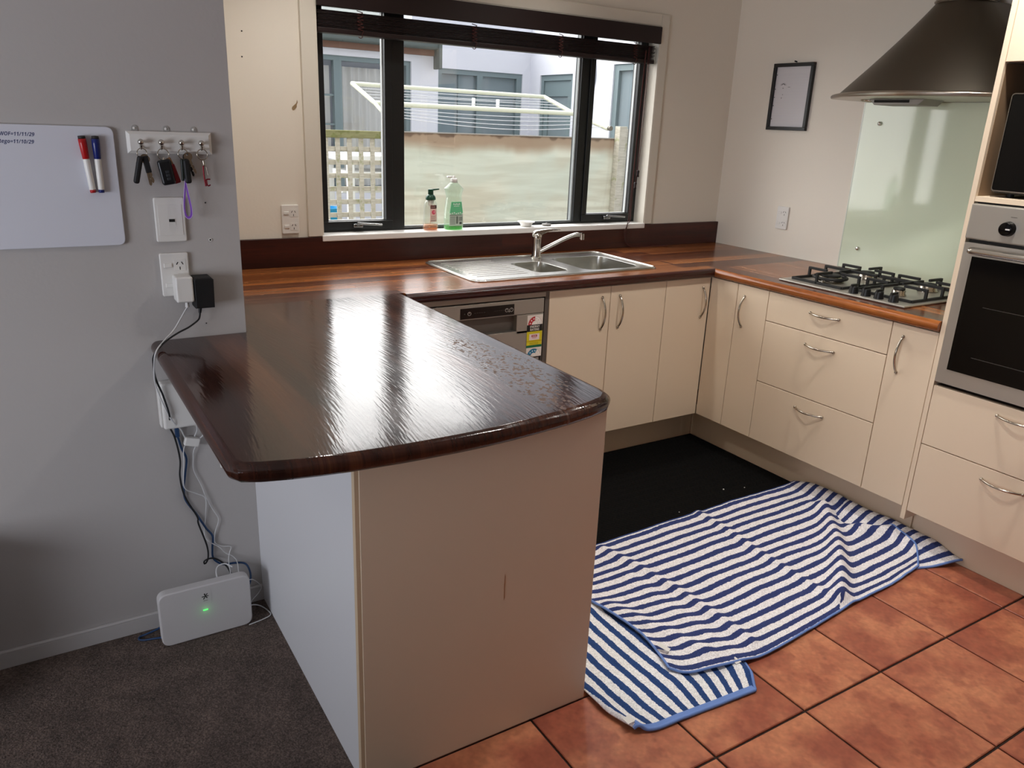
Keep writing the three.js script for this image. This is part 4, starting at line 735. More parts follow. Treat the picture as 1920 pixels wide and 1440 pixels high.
{
  const x = KX[3], z = ZN + 0.028, g = thing('key_ring', 'ring with a slim red metal opener hook near the wall corner', 'keys', [x, 1.31, z]);
  part('split_ring', ringGeo(x + 0.001, 0.0135, ZN + 0.027, 0.1), mNickel, g);
  part('swivel_clasp', [rod([x + 0.002, 1.384, z], [x + 0.003, 1.374, z], 0.0024), new THREE.SphereGeometry(0.0032, 12, 8).translate(x + 0.003, 1.373, z)], mNickel, g);
  part('hook_tool', [tube([[x + 0.003, 1.371, z], [x + 0.001, 1.367, z], [x + 0.0015, 1.34, z], [x + 0.004, 1.318, z]], 0.0021, 20, 8), tube([[x + 0.0035, 1.333, z], [x + 0.009, 1.336, z], [x + 0.016, 1.336, z]], 0.0018, 10, 8), tube([[x + 0.006, 1.334, z], [x + 0.0075, 1.322, z], [x + 0.011, 1.319, z], [x + 0.0155, 1.322, z]], 0.0018, 12, 8)], M({ color: 0x7c1220, roughness: 0.35, metalness: 0.5 }), g).userData.label = 'red hooked opener';
  part('pin', rod([x + 0.008, 1.368, z], [x + 0.011, 1.347, z], 0.0008), mNickel, g);
}

// ---------------------------------------------------------------- fibre box, cables, router
{
  const g = thing('fibre_box', 'white fibre wall box under the overhanging worktop', 'wall box', [-3.1, 0.645, ZN]);
  part('case', box(-3.16, -3.01, 0.648, 0.785, ZN + 0.0004, 1.042, 0.008, 3), mPlastic, g);
  part('side_flange', box(-3.1665, -3.159, 0.655, 0.778, ZN + 0.004, 1.036, 0.003), mPlastic, g);
  part('port', [box(-3.076, -3.066, 0.64, 0.649, 1.01, 1.02), box(-3.052, -3.042, 0.64, 0.649, 1.01, 1.02)], mPlastic, g);
}
single('inline_splitter', [box(-0.021, 0.021, -0.013, 0.013, 1.0045, 1.024, 0.004).rotateZ(-0.28).translate(-3.087, 0.592, 0)], mPlastic, 'small white inline cable splitter hanging below the fibre box', 'splitter');
single('wall_plate', [box(-3.012, -2.985, 0.488, 0.545, ZN + 0.0004, ZN + 0.009, 0.003)], mPlastic, 'small white plate low on the wall behind the peninsula overhang', 'wall plate');
const cable = (pts, r, m, label) => single('cable', tube(pts, r, Math.max(60, pts.length * 8), 6), m, label, 'cable');
cable([[-3.036, 0.976, 1.03], [-3.037, 0.968, 1.03], [-3.043, 0.957, 1.035], [-3.071, 0.943, 1.05], [-3.104, 0.931, 1.06], [-3.144, 0.916, 1.09], [-3.172, 0.889, 1.1], [-3.1755, 0.86, 1.09], [-3.17, 0.809, 1.062], [-3.155, 0.755, 1.05], [-3.144, 0.694, 1.05], [-3.144, 0.653, 1.018], [-3.132, 0.613, 1.018], [-3.124, 0.543, 1.018], [-3.129, 0.488, 1.018], [-3.121, 0.423, 1.018], [-3.093, 0.351, 1.021], [-3.091, 0.325, 1.018], [-3.073, 0.245, 1.018], [-3.073, 0.202, 1.018], [-3.084, 0.185, 1.021], [-3.084, 0.199, 1.024], [-3.055, 0.197, 1.021], [-3.021, 0.161, 1.03], [-3.01, 0.12, 1.085]], 0.0026, mRubberBlack, 'black power lead running from the adapter down to the router');
cable([[-3.068, 0.996, 1.036], [-3.076, 0.985, 1.036], [-3.091, 0.963, 1.04], [-3.112, 0.937, 1.05], [-3.138, 0.921, 1.075], [-3.167, 0.901, 1.11], [-3.175, 0.86, 1.1], [-3.172, 0.791, 1.06], [-3.151, 0.71, 1.049], [-3.135, 0.671, 1.047], [-3.116, 0.64, 1.026], [-3.108, 0.618, 1.018], [-3.103, 0.602, 1.015]], 0.0021, mCordWhite, 'thin white lead from the white adapter to the inline splitter');
{
  const g = thing('network_cable', 'blue network cable from the fibre box to the router', 'cable', [-3.04, 0.1, 1.02]);
  part('lead', tube([[-3.124, 0.615, 1.006], [-3.121, 0.603, 1.006], [-3.115, 0.571, 1.006], [-3.105, 0.538, 1.006], [-3.112, 0.491, 1.006], [-3.12, 0.446, 1.006], [-3.118, 0.405, 1.006], [-3.092, 0.351, 1.006], [-3.069, 0.299, 1.006], [-3.052, 0.266, 1.006], [-3.056, 0.226, 1.006], [-3.055, 0.188, 1.006], [-3.029, 0.161, 1.006], [-2.996, 0.156, 1.006], [-2.962, 0.144, 1.006], [-2.954, 0.124, 1.03], [-2.963, 0.107, 1.06], [-2.985, 0.1, 1.09]], 0.0032, 140, 8), mCordBlue, g);
  part('plug', box(-3.13, -3.118, 0.612, 0.645, 1.008, 1.02, 0.003), mCordBlue, g);
}
cable([[-3.076, 0.577, 1.013], [-3.084, 0.56, 1.012], [-3.086, 0.537, 1.007], [-3.088, 0.496, 1.007], [-3.071, 0.443, 1.007], [-3.061, 0.4, 1.008], [-3.045, 0.357, 1.007], [-3.031, 0.319, 1.007], [-3.044, 0.278, 1.007], [-3.047, 0.243, 1.007], [-3.027, 0.225, 1.007], [-3.002, 0.217, 1.007], [-3.008, 0.194, 1.008], [-3.016, 0.177, 1.03], [-3.02, 0.14, 1.08]], 0.0015, mCordWhite, 'thin white fibre lead zigzagging from the splitter to the router');
cable([[-3.104, 0.585, 1.012], [-3.112, 0.57, 1.018], [-3.116, 0.526, 1.022], [-3.122, 0.47, 1.024], [-3.116, 0.445, 1.02], [-3.089, 0.423, 1.012], [-3.064, 0.401, 1.013], [-3.067, 0.339, 1.006], [-3.074, 0.268, 1.006], [-3.036, 0.226, 1.012], [-3.02, 0.2, 1.008], [-2.997, 0.181, 1.012], [-2.99, 0.165, 1.03], [-3.0, 0.14, 1.085]], 0.0015, mCordWhite, 'thin white lead hanging straight then crossing to the router top');
cable([[-3.071, 0.642, 1.015], [-3.07, 0.625, 1.015], [-3.078, 0.606, 1.014]], 0.0018, mCordWhite, 'short white jumper lead straight from fibre box to splitter');
cable([[-3.047, 0.642, 1.015], [-3.048, 0.622, 1.015], [-3.055, 0.605, 1.014], [-3.064, 0.598, 1.014]], 0.0022, mCordWhite, 'short white jumper lead curving from fibre box to splitter');
cable([[-3.063, 0.16, 1.09], [-3.06, 0.174, 1.06], [-3.05, 0.182, 1.045], [-3.03, 0.184, 1.045], [-3.012, 0.176, 1.06]], 0.0022, mCordWhite, 'short white lead arching above the router');
cable([[-2.985, 0.125, 1.085], [-2.965, 0.122, 1.07], [-2.946, 0.102, 1.05], [-2.924, 0.065, 1.035], [-2.934, 0.044, 1.035], [-2.955, 0.037, 1.05], [-2.985, 0.04, 1.09]], 0.0015, mCordWhite, 'white lead looping beside the router above the skirting');
cable([[-2.985, 0.05, 1.1], [-2.96, 0.035, 1.08], [-2.936, 0.012, 1.062], [-2.921, 0.0035, 1.08], [-2.918, 0.0035, 1.11], [-2.943, 0.0035, 1.123], [-2.99, 0.0035, 1.132]], 0.0018, mCordWhite, 'white lead looping out onto the carpet beside the router');
cable([[-3.22, 0.06, 1.09], [-3.24, 0.035, 1.07], [-3.265, 0.012, 1.045], [-3.288, 0.004, 1.04], [-3.292, 0.0036, 1.052], [-3.278, 0.0036, 1.062], [-3.25, 0.008, 1.075], [-3.225, 0.02, 1.1]], 0.003, mCordBlue, 'dark blue cable loop sticking out from behind the router');
T.logo = canvasTex(256, 256, (c, w, h) => {
  c.clearRect(0, 0, w, h); c.fillStyle = '#cfcccb'; c.fillRect(0, 0, w, h); c.fillStyle = '#1b1918'; c.translate(128, 104);
  for (const [a, L, t] of [[-1.75, 78, 30], [-0.9, 82, 24], [0.05, 74, 22], [0.95, 70, 26], [2.15, 86, 26], [3.15, 78, 26]]) { c.save(); c.rotate(a); c.beginPath(); c.moveTo(4, -6); c.lineTo(L * 0.6, -t * 0.55); c.lineTo(L, -t * 0.4); c.lineTo(L * 0.92, t * 0.4); c.lineTo(L * 0.5, t * 0.42); c.lineTo(4, 6); c.fill(); c.restore(); }
  c.beginPath(); c.arc(0, 0, 16, 0, 7); c.fill(); c.fillStyle = '#4a4746'; for (let i = 0; i < 6; i++) c.fillRect(-46 + i * 16, 102, 11, 14);
});
{
  const g = thing('wifi_router', 'flat white router with green light standing on carpet against the wall', 'router', [-3.106, 0, 1.11]);
  part('shell', extr(roundRect(-3.237, 0.002, -2.977, 0.177, 0.028), 0.032, 0.0045, 4, 10).translate(0, 0, 1.095), M({ color: 0xcfcccb, roughness: 0.45 }), g);
  part('emblem', new THREE.PlaneGeometry(0.034, 0.034).translate(-3.108, 0.137, 1.1275), M({ map: T.logo, roughness: 0.5 }), g).userData.label = 'dark starburst emblem';
  part('status_light', extr(roundRect(-3.1175, 0.0925, -3.1035, 0.0958, 0.0014), 0.001).translate(0, 0, 1.1272), M({ color: 0x0a3015, emissive: 0x52ff6a, emissiveIntensity: 1.3 }), g).userData.label = 'green status light';
  const l = new THREE.PointLight(0x52ff6a, 0.0004); l.position.set(-3.1105, 0.094, 1.132); l.castShadow = true; scene.add(l);
}

// ---------------------------------------------------------------- mat and towels
T.mat = tex(256, 256, (u, v) => { const a = (u * 16 + (Math.abs((v * 8) % 1 - 0.5)) * 2) % 1; return 60 + 180 * sstep(0.2, 0.5, Math.abs(a - 0.5) * 2); }, false, [3, 3]);
{
  const g = thing('rubber_mat', 'black ribbed rubber mat on the kitchen floor', 'mat', [-1.22, 0, 1.05]);
  part('base', box(-1.9, -0.585, 0.0006, 0.007, 0.56, 1.5, 0.003), metre(MP({ color: 0x060606, roughness: 0.95, specularIntensity: 0.3, bumpMap: T.mat, bumpScale: 0.002 })), g);
  for (const [x, z, s] of [[-0.93, 1.13, 0.004], [-0.83, 1.16, 0.003], [-1.26, 1.2, 0.0025]]) part('crumb', new THREE.IcosahedronGeometry(s, 0).translate(x, 0.0075, z), mPlastic, g);
}
const PITCH = 0.0465;
function stripeTex(blue, white, s) {
  return tex(512, 512, (u, v) => {
    const w = 0.035 * (fbm(u * 40, v * 40, s, 2, 40, 40) - 0.5) + 0.02 * (vnoise(u * 160, v * 160, s + 3, 160, 160) - 0.5), p = ((v * 8 + w * 2.2) % 1 + 1) % 1, t = sstep(0.27, 0.3, p) * (1 - sstep(0.73, 0.76, p));
    const n = 0.86 + 0.26 * fbm(u * 128, v * 128, s + 5, 2, 128, 128), c = mix3(white, blue, t); return [c[0] * n, c[1] * n, c[2] * n];
  });
}
T.stripeA = stripeTex([44, 58, 112], [243, 239, 240], 201); T.stripeA.repeat.set(1 / (8 * PITCH), 1 / (8 * PITCH));
T.stripeB = stripeTex([32, 66, 122], [245, 244, 244], 231); T.stripeB.repeat.set(1 / (8 * PITCH), 1 / (8 * PITCH));
T.terry = tex(256, 256, (u, v) => 255 * fbm(u * 90, v * 90, 241, 2, 90, 90), false, [5, 5]);
const mTowelA = M({ map: T.stripeA, roughness: 0.95, bumpMap: T.terry, bumpScale: 0.0012 }), mTowelB = M({ map: T.stripeB, roughness: 0.95, bumpMap: T.terry, bumpScale: 0.0012 });
const mHem = M({ color: 0x6f8fcf, roughness: 0.85 });
const poly = (pts) => { const c = new THREE.CatmullRomCurve3(pts.map(([x, z]) => new THREE.Vector3(x, 0, z)), false, 'catmullrom', 0.4); return (t) => { const p = c.getPointAt(clamp(t)); return [p.x, p.z]; }; };
function segDist(x, z, pts) { let best = 1e9, side = 0; for (let i = 0; i + 1 < pts.length; i++) { const [ax, az] = pts[i], [bx, bz] = pts[i + 1], dx = bx - ax, dz = bz - az, t = clamp(((x - ax) * dx + (z - az) * dz) / (dx * dx + dz * dz)), px = x - ax - t * dx, pz = z - az - t * dz, d = Math.hypot(px, pz); if (d < best) { best = d; side = Math.sign(px * dz - pz * dx); } } return [best, side]; }
function cloth(far, near, left, right, nu, nv, height, uvfn, shift) {
  const F = poly(far), N = poly(near), L = poly(left), R = poly(right), P = [], U = [], pos = [], uv = [], idx = [];
  const f0 = F(0), f1 = F(1), n0 = N(0), n1 = N(1);
  for (let j = 0; j <= nv; j++) for (let i = 0; i <= nu; i++) {
    const s = i / nu, t = j / nv, a = F(s), b = N(s), l = L(t), r = R(t), q = [0, 1].map((k) => (1 - t) * a[k] + t * b[k] + (1 - s) * l[k] + s * r[k] - ((1 - s) * (1 - t) * f0[k] + s * (1 - t) * f1[k] + (1 - s) * t * n0[k] + s * t * n1[k]));
    P.push([q[0], height(q[0], q[1], s, t), q[1]]); const w = uvfn(s, t, q[0], q[1]); U.push(w);
  }
  const W = nu + 1, th = 0.004;
  for (const p of P) pos.push(...p); for (const w of U) uv.push(...w);
  for (const p of P) pos.push(p[0], p[1] - th, p[2]); for (const w of U) uv.push(...w);
  const o = P.length;
  for (let j = 0; j < nv; j++) for (let i = 0; i < nu; i++) { const a = j * W + i, b = a + 1, c = a + W + 1, d = a + W; idx.push(a, d, b, b, d, c, o + a, o + b, o + d, o + b, o + c, o + d); }
  const rim = []; for (let i = 0; i <= nu; i++) rim.push(i); for (let j = 1; j <= nv; j++) rim.push(j * W + nu); for (let i = nu - 1; i >= 0; i--) rim.push(nv * W + i); for (let j = nv - 1; j >= 0; j--) rim.push(j * W);
  for (let k = 0; k + 1 < rim.length; k++) { const a = rim[k], b = rim[k + 1]; idx.push(a, b, o + a, b, o + b, o + a); }
  const g = new THREE.BufferGeometry(); g.setAttribute('position', new THREE.Float32BufferAttribute(pos, 3)); g.setAttribute('uv', new THREE.Float32BufferAttribute(uv, 2)); g.setIndex(idx); g.computeVertexNormals();
  const edge = (list) => list.map((k) => [P[k][0], P[k][1] - th / 2, P[k][2]]);
  const line = (a, n, st) => edge(Array.from({ length: n + 1 }, (_, i) => a + i * st));
  return { g, farE: line(0, nu, 1), nearE: line(nv * W, nu, 1), leftE: line(0, nv, W), rightE: line(nu, nv, W) };
}
const hemTube = (pts, r = 0.0042) => { const q = pts.filter((_, i) => i % 2 === 0 || i === pts.length - 1); return tube(q, r, q.length * 2, 6); };
const ripple = (x, z, s) => 0.010 * (fbm(x * 7, z * 7, s, 3) - 0.42) + 0.004 * (fbm(x * 22, z * 22, s + 4, 2) - 0.5);
{ // lower towel, its stripes running the other way
  const g = thing('striped_towel', 'blue and white striped towel on tiles, mostly covered by another towel', 'towel', [-2.03, 0, 1.8]);
  const c = cloth([[-2.25, 1.45], [-2.0, 1.45], [-1.75, 1.45]], [[-2.23, 2.066], [-2.17, 2.092], [-2.046, 2.099], [-1.93, 2.108], [-1.822, 2.115]], [[-2.25, 1.45], [-2.256, 1.7], [-2.257, 1.89], [-2.255, 1.98], [-2.23, 2.066]], [[-1.75, 1.45], [-1.74, 1.8], [-1.752, 2.0], [-1.822, 2.115]], 90, 110,
    (x, z, s, t) => 0.009 + Math.max(-0.003, ripple(x, z, 301)) + 0.016 * Math.exp(-Math.pow((s - 0.03) / 0.035, 2)) * sstep(0.62, 0.8, t) + 0.012 * Math.exp(-Math.pow((x + 1.79) / 0.02, 2)) * sstep(1.9, 2.05, z),
    (s, t) => [t * 0.66, s * 0.5 + 0.012 * Math.sin(t * 4) + 0.006]);
  part('cloth', c.g, mTowelB, g);
  part('hem', [hemTube(c.nearE, 0.0055), hemTube(c.rightE.slice(70), 0.0045)], mHem, g).userData.label = 'pale blue hem';
  part('hem_band', hemBand(c.nearE), mHem, g);
  part('care_tag', box(-1.80, -1.778, 0.02, 0.0215, 1.985, 2.02, 0.0005), mPlastic, g).userData.label = 'white care tag';
  part('care_tag', box(-2.246, -2.222, 0.026, 0.0275, 2.035, 2.06, 0.0005), mPlastic, g).userData.label = 'white care tag';
}
function hemBand(pts) { const n = pts.length - 1, P = []; for (let i = 0; i < n; i++) { const a = pts[i], b = pts[i + 1], A = [a[0], a[1] + 0.0034, a[2]], B = [b[0], b[1] + 0.0034, b[2]], C = [b[0], b[1] + 0.0042, b[2] - 0.016], D = [a[0], a[1] + 0.0042, a[2] - 0.016]; P.push(...A, ...B, ...C, ...A, ...C, ...D); } const g = new THREE.BufferGeometry(); g.setAttribute('position', new THREE.Float32BufferAttribute(P, 3)); g.computeVertexNormals(); return g; }
{ // upper towel
  const R1 = [[-1.206, 1.259], [-1.209, 1.379], [-1.22, 1.6], [-1.232, 1.95]], R2 = [[-1.74, 1.3], [-1.716, 1.428], [-1.67, 1.623], [-1.662, 1.853], [-1.668, 1.96]], R3 = [[-0.70, 1.47], [-0.787, 1.573], [-0.884, 1.673], [-1.037, 1.807], [-1.2, 1.93]], R4 = [[-0.72, 1.66], [-0.64, 1.75], [-0.665, 1.86]], R6 = [[-1.95, 1.6], [-1.9, 1.75], [-1.84, 1.93]];
  const ridge = (x, z, p, a, w) => { const [d] = segDist(x, z, p); return a * Math.exp(-(d * d) / (w * w)); };
  const H = (x, z, s, t) => {
    const onMat = 0.007 * (1 - sstep(1.47, 1.56, z)), onB = 0.010 * (1 - sstep(-1.78, -1.7, x)) * sstep(1.42, 1.5, z), kick = 0.036 * sstep(-0.68, -0.585, x);
    const wob = 0.008 * (fbm(x * 9, z * 5, 330, 2) - 0.5);
    return 0.0105 + onMat + onB + kick * sstep(1.2, 1.35, z) + Math.max(-0.003, ripple(x, z, 321)) + ridge(x, z + wob, R1, 0.011, 0.02) + ridge(x + wob, z, R2, 0.013, 0.022) + ridge(x, z, R3, 0.034, 0.034) + ridge(x, z, R4, 0.03, 0.03) + ridge(x, z, R6, 0.012, 0.03);
  };
  const V = (s, t, x, z) => { const [d, side] = segDist(x, z, R3); const bend = side > 0 ? 0.03 * sstep(0, 0.05, d) * sstep(0.3, 0.9, t) : 0; return [s * 1.3, t * 0.735 + 0.004 + 0.006 * (fbm(x * 6, z * 6, 340, 2) - 0.5) - bend]; };
  const g = thing('striped_towel', 'large rumpled blue and white striped towel spread over mat and tiles', 'towel', [-1.35, 0, 1.6]);
  const c = cloth([[-1.99, 1.285], [-1.743, 1.268], [-1.3, 1.25], [-0.9, 1.24], [-0.592, 1.238]], [[-1.987, 1.935], [-1.93, 1.985], [-1.685, 2.02], [-1.43, 2.0], [-1.188, 1.976], [-0.95, 1.965], [-0.756, 1.94]], [[-1.99, 1.285], [-1.982, 1.552], [-1.955, 1.75], [-1.962, 1.84], [-1.987, 1.935]], [[-0.592, 1.238], [-0.589, 1.4], [-0.60, 1.6], [-0.64, 1.78], [-0.675, 1.88], [-0.756, 1.94]], 200, 130, H, V);
  part('cloth', c.g, mTowelA, g);
  part('hem', [hemTube(c.farE, 0.004)], M({ color: 0x33477f, roughness: 0.9 }), g).userData.label = 'dark blue hem';
  part('hem', [hemTube(c.nearE), hemTube(c.leftE.slice(20)), hemTube(c.rightE.slice(70))], mHem, g).userData.label = 'pale blue hem';
  part('care_tag', [box(-0.008, 0.008, 0, 0.0012, -0.02, 0.02, 0.0004).rotateY(0.4).rotateX(0.15).translate(-1.951, 0.034, 1.868)], mPlastic, g).userData.label = 'white care tag';
  // the end of the towel turned under, reaching along the kickboard
  const e = cloth([[-0.80, 1.55], [-0.70, 1.53], [-0.592, 1.52]], [[-0.80, 1.93], [-0.70, 1.965], [-0.645, 1.99], [-0.592, 2.008]], [[-0.80, 1.55], [-0.80, 1.93]], [[-0.592, 1.52], [-0.591, 1.8], [-0.592, 2.008]], 40, 70,
    (x, z, s, t) => 0.0075 + 0.045 * sstep(-0.72, -0.60, x) * (1 - 0.55 * sstep(0.75, 1.0, t)) + Math.max(-0.002, ripple(x, z, 351)), (s, t) => [s * 0.21, t * 0.46 + 0.02]);
  const f = part('tucked_end', e.g, mTowelA, g); part('hem', hemTube(e.nearE, 0.005), mHem, f).userData.label = 'pale blue hem';
}

// ---------------------------------------------------------------- venetian blind
{
  const g = thing('venetian_blind', 'dark cherry wooden venetian blind drawn up at the top of the window', 'blind', [-1.45, 1.82, 0.0]);
  const x0 = -2.33, x1 = -0.588;
  part('valance', box(-2.336, -0.566, 1.916, 1.995, 0.02, 0.034, 0.003), mBlind, g);
  part('headrail', box(x0 + 0.004, x1 - 0.004, 1.955, 1.994, -0.035, 0.015, 0.002), mBlind, g);
  for (let i = 0; i < 12; i++) { const y = 1.8445 + i * 0.0052; part('slat', box(x0 + 0.002 * (i % 3), x1 - 0.003 * ((i * 2) % 3), y, y + 0.003, -0.036 + 0.0015 * (i % 2), 0.016 + 0.0012 * ((i * 3) % 4), 0.0012, 1), mBlind, g); }
  part('bottom_rail', box(x0, x1, 1.822, 1.842, -0.036, 0.019, 0.004), mBlind, g);
  for (const x of [-2.155, -1.63, -1.17, -0.72]) {
    const P = []; for (let i = 0; i < 12; i++) P.push([x + 0.013 * (i % 2 ? 1 : -1) + 0.006 * (hash(i, 3, 9) - 0.5), 1.912 - i * 0.0066, 0.0235]);
    P.push([x + 0.006, 1.826, 0.0235], [x + 0.008, 1.817, 0.022], [x + 0.002, 1.812, 0.02], [x - 0.007, 1.816, 0.019]);
    part('ladder_cord', tube(P, 0.0017, 90, 6), mCordRed, g);
  }
  part('pull_cord', [tube([[-0.625, 1.9, 0.021], [-0.622, 1.6, 0.014], [-0.625, 1.36, 0.012], [-0.627, 1.3, 0.012]], 0.0015, 40, 6), tube([[-0.632, 1.9, 0.021], [-0.634, 1.5, 0.014], [-0.638, 1.24, 0.012]], 0.0015, 40, 6)], mCordRed, g);
  const tassel = (x, y) => part('tassel', lathe([[0, 0], [0.0078, 0], [0.006, 0.012], [0.0062, 0.016], [0.008, 0.03], [0.004, 0.034], [0, 0.034]], x, y, 0.012, 16), mBlind, g);
  tassel(-0.627, 1.268); tassel(-0.638, 1.207);
  part('wand_ribbon', [tube([[-0.648, 1.88, 0.02], [-0.65, 1.6, 0.015], [-0.655, 1.3, 0.013], [-0.668, 1.06, 0.03], [-0.685, 1.03, 0.034], [-0.69, 0.985, 0.032], [-0.68, 0.94, 0.03], [-0.655, 0.909, 0.035], [-0.6, 0.9045, 0.04], [-0.53, 0.9045, 0.045], [-0.46, 0.9045, 0.04], [-0.4, 0.9045, 0.05], [-0.44, 0.9055, 0.06], [-0.5, 0.9045, 0.055]], 0.0022, 140, 6), tube([[-0.652, 1.88, 0.02], [-0.656, 1.5, 0.015], [-0.664, 1.2, 0.016], [-0.682, 1.05, 0.032], [-0.7, 0.98, 0.032], [-0.688, 0.93, 0.03], [-0.65, 0.9045, 0.036]], 0.0018, 90, 6)], mCordRed, g).userData.label = 'long loose lift cord trailing onto the worktop';
}

// ---------------------------------------------------------------- outdoors
const GY = -0.15;
struct('ground_outside', [box(-14, 14, GY - 0.1, GY, -16, -0.14)], M({ color: 0x6e6e6a, roughness: 0.95 }), 'grey concrete ground between the houses');
T.ply = tex(1024, 512, (u, v) => {
  const wv = 0.05 * fbm(u * 3, v * 3, 402, 3), a = fbm(u * 4, (v + wv) * 34, 401, 4), b = fbm(u * 5, v * 5, 404, 4), topB = sstep(0.90, 0.97, v + 0.05 * (fbm(u * 12, v * 4, 407, 3) - 0.5)), st = sstep(0.985, 1.0, v + 0.03 * (fbm(u * 40, v * 8, 409, 2) - 0.5));
  let c = mix3([196, 192, 172], [216, 216, 198], sstep(0.3, 0.7, a)); c = mix3(c, [200, 210, 196], 0.55 * sstep(0.45, 0.7, b)); c = mix3(c, [150, 122, 98], 0.8 * topB); return mix3(c, [90, 70, 56], 0.7 * st);
});
T.ply.wrapS = T.ply.wrapT = THREE.ClampToEdgeWrapping;
T.greyWood = tex(256, 256, (u, v) => { const a = fbm(u * 6, v * 40, 411, 4, 6, 40), m = fbm(u * 9, v * 9, 413, 3, 9, 9); let c = mix3([160, 154, 138], [206, 202, 188], a); c = mix3(c, [128, 134, 84], 0.45 * sstep(0.6, 0.8, m)); return c; }, true, [3, 3]);
const mGreyWood = metre(M({ map: T.greyWood, roughness: 0.9 })), mMoss = metre(M({ map: T.greyWood, color: 0xb9bd92, roughness: 0.95 }));
{
  const g = thing('lattice_fence', 'weathered grey timber lattice fence panel with mossy top rail', 'fence', [-1.5, GY, -2.4]);
  part('top_rail', box(-2.6, -0.92, 1.362, 1.414, -2.42, -2.36, 0.004), mMoss, g);
  for (let i = 0; i < 18; i++) { const x = -2.47 + i * 0.0885; if (x > -0.95) break; part('upright_slat', box(x - 0.017, x + 0.017, GY + 0.02, 1.362, -2.39, -2.378, 0.002, 1), mGreyWood, g); }
  for (let j = 0; j < 15; j++) { const y = 1.285 - j * 0.094; part('cross_slat', box(-2.58, -0.93, y - 0.017, y + 0.017, -2.404, -2.392, 0.002, 1), mGreyWood, g); }
  part('end_post', box(-0.955, -0.885, GY, 1.5, -2.47, -2.4, 0.004), mGreyWood, g);
}
{
  const g = thing('board_fence', 'solid pale weathered plywood fence panel with brown top edge', 'fence', [0.18, GY, -2.4]);
  const q = planarUV(box(-0.884, 1.215, GY, 1.412, -2.42, -2.402), (x, y) => [(x + 0.884) / 2.1, (y - GY) / (1.412 - GY)]);
  part('board', q, M({ map: T.ply, roughness: 0.9 }), g);
  part('capping', box(-0.884, 1.215, 1.412, 1.42, -2.43, -2.395), M({ color: 0x9b958c, roughness: 0.7 }), g);
  part('post', box(1.13, 1.215, GY, 1.52, -2.4, -2.33, 0.004), mGreyWood, g);
  part('post', box(1.2155, 1.29, GY, 1.5, -2.43, -2.36, 0.004), mGreyWood, g);
}
{
  const g = thing('clothesline', 'cream folding clothesline frame with strung wires above the fence', 'clothesline', [0, 1.45, -2.8]);
  const m = M({ color: 0xd6d8c4, roughness: 0.45 }), z0 = -3.12, z1 = -2.79, z2 = -2.43;
  const L0 = [-1.007, 1.76, z0], R0 = [0.844, 1.751, z0], L1 = [-0.952, 1.615, z1], R1 = [0.951, 1.614, z1], L2 = [-0.93, 1.47, -2.495], R2 = [1.1, 1.5, -2.46];
  part('outer_rail', rod(L0, R0, 0.017), m, g); part('inner_rail', rod(L1, R1, 0.02), m, g);
  part('side_arm', [rod(L0, L1, 0.017), rod(L1, L2, 0.015), new THREE.SphereGeometry(0.018, 12, 8).translate(...L0)], m, g); part('side_arm', [rod(R0, R1, 0.019), rod(R1, R2, 0.022), new THREE.SphereGeometry(0.018, 12, 8).translate(...R0)], m, g);
  part('pivot', rod([1.105, 1.5, -2.452], [1.105, 1.5, -2.425], 0.02), M({ color: 0x6e6a62, roughness: 0.5, metalness: 0.6 }), g);
  const mw = M({ color: 0xd2d4d8, roughness: 0.4 });
  for (let i = 1; i <= 5; i++) { const t = i / 6, y = lerp(1.757, 1.615, t) - 0.006, z = lerp(z0, z1, t), xl = lerp(L0[0], L1[0], t), xr = lerp(R0[0], R1[0], t), sag = 0.006 * (i % 3); part('wire', tube([[xl, y, z], [(xl + xr) / 2, y - sag, z], [xr, y, z]], 0.0028, 24, 5), mw, g); }
  for (let i = 0; i < 4; i++) { const t = (i + 1) / 5, y = lerp(1.595, 1.49, t), z = lerp(z1, z2, t), sag = 0.012 + 0.012 * i; part('wire', tube([[-0.94, y + 0.01, z], [-0.3, y - sag * 0.8, z], [0.3, y - sag, z], [0.96 + 0.05 * i, y, z]], 0.0028, 30, 5), mw, g); }
  for (const x of [0.004, 0.244]) { const p = single('clothes_peg', [box(x - 0.008, x + 0.008, 1.63, 1.7, -2.955, -2.94, 0.003), box(x - 0.008, x + 0.008, 1.63, 1.7, -2.934, -2.919, 0.003)], M({ color: 0xf4f4f2, roughness: 0.5 }), 'white clothes peg hanging on a clothesline wire', 'clothes peg', 'pegs left on the clothesline'); }
}
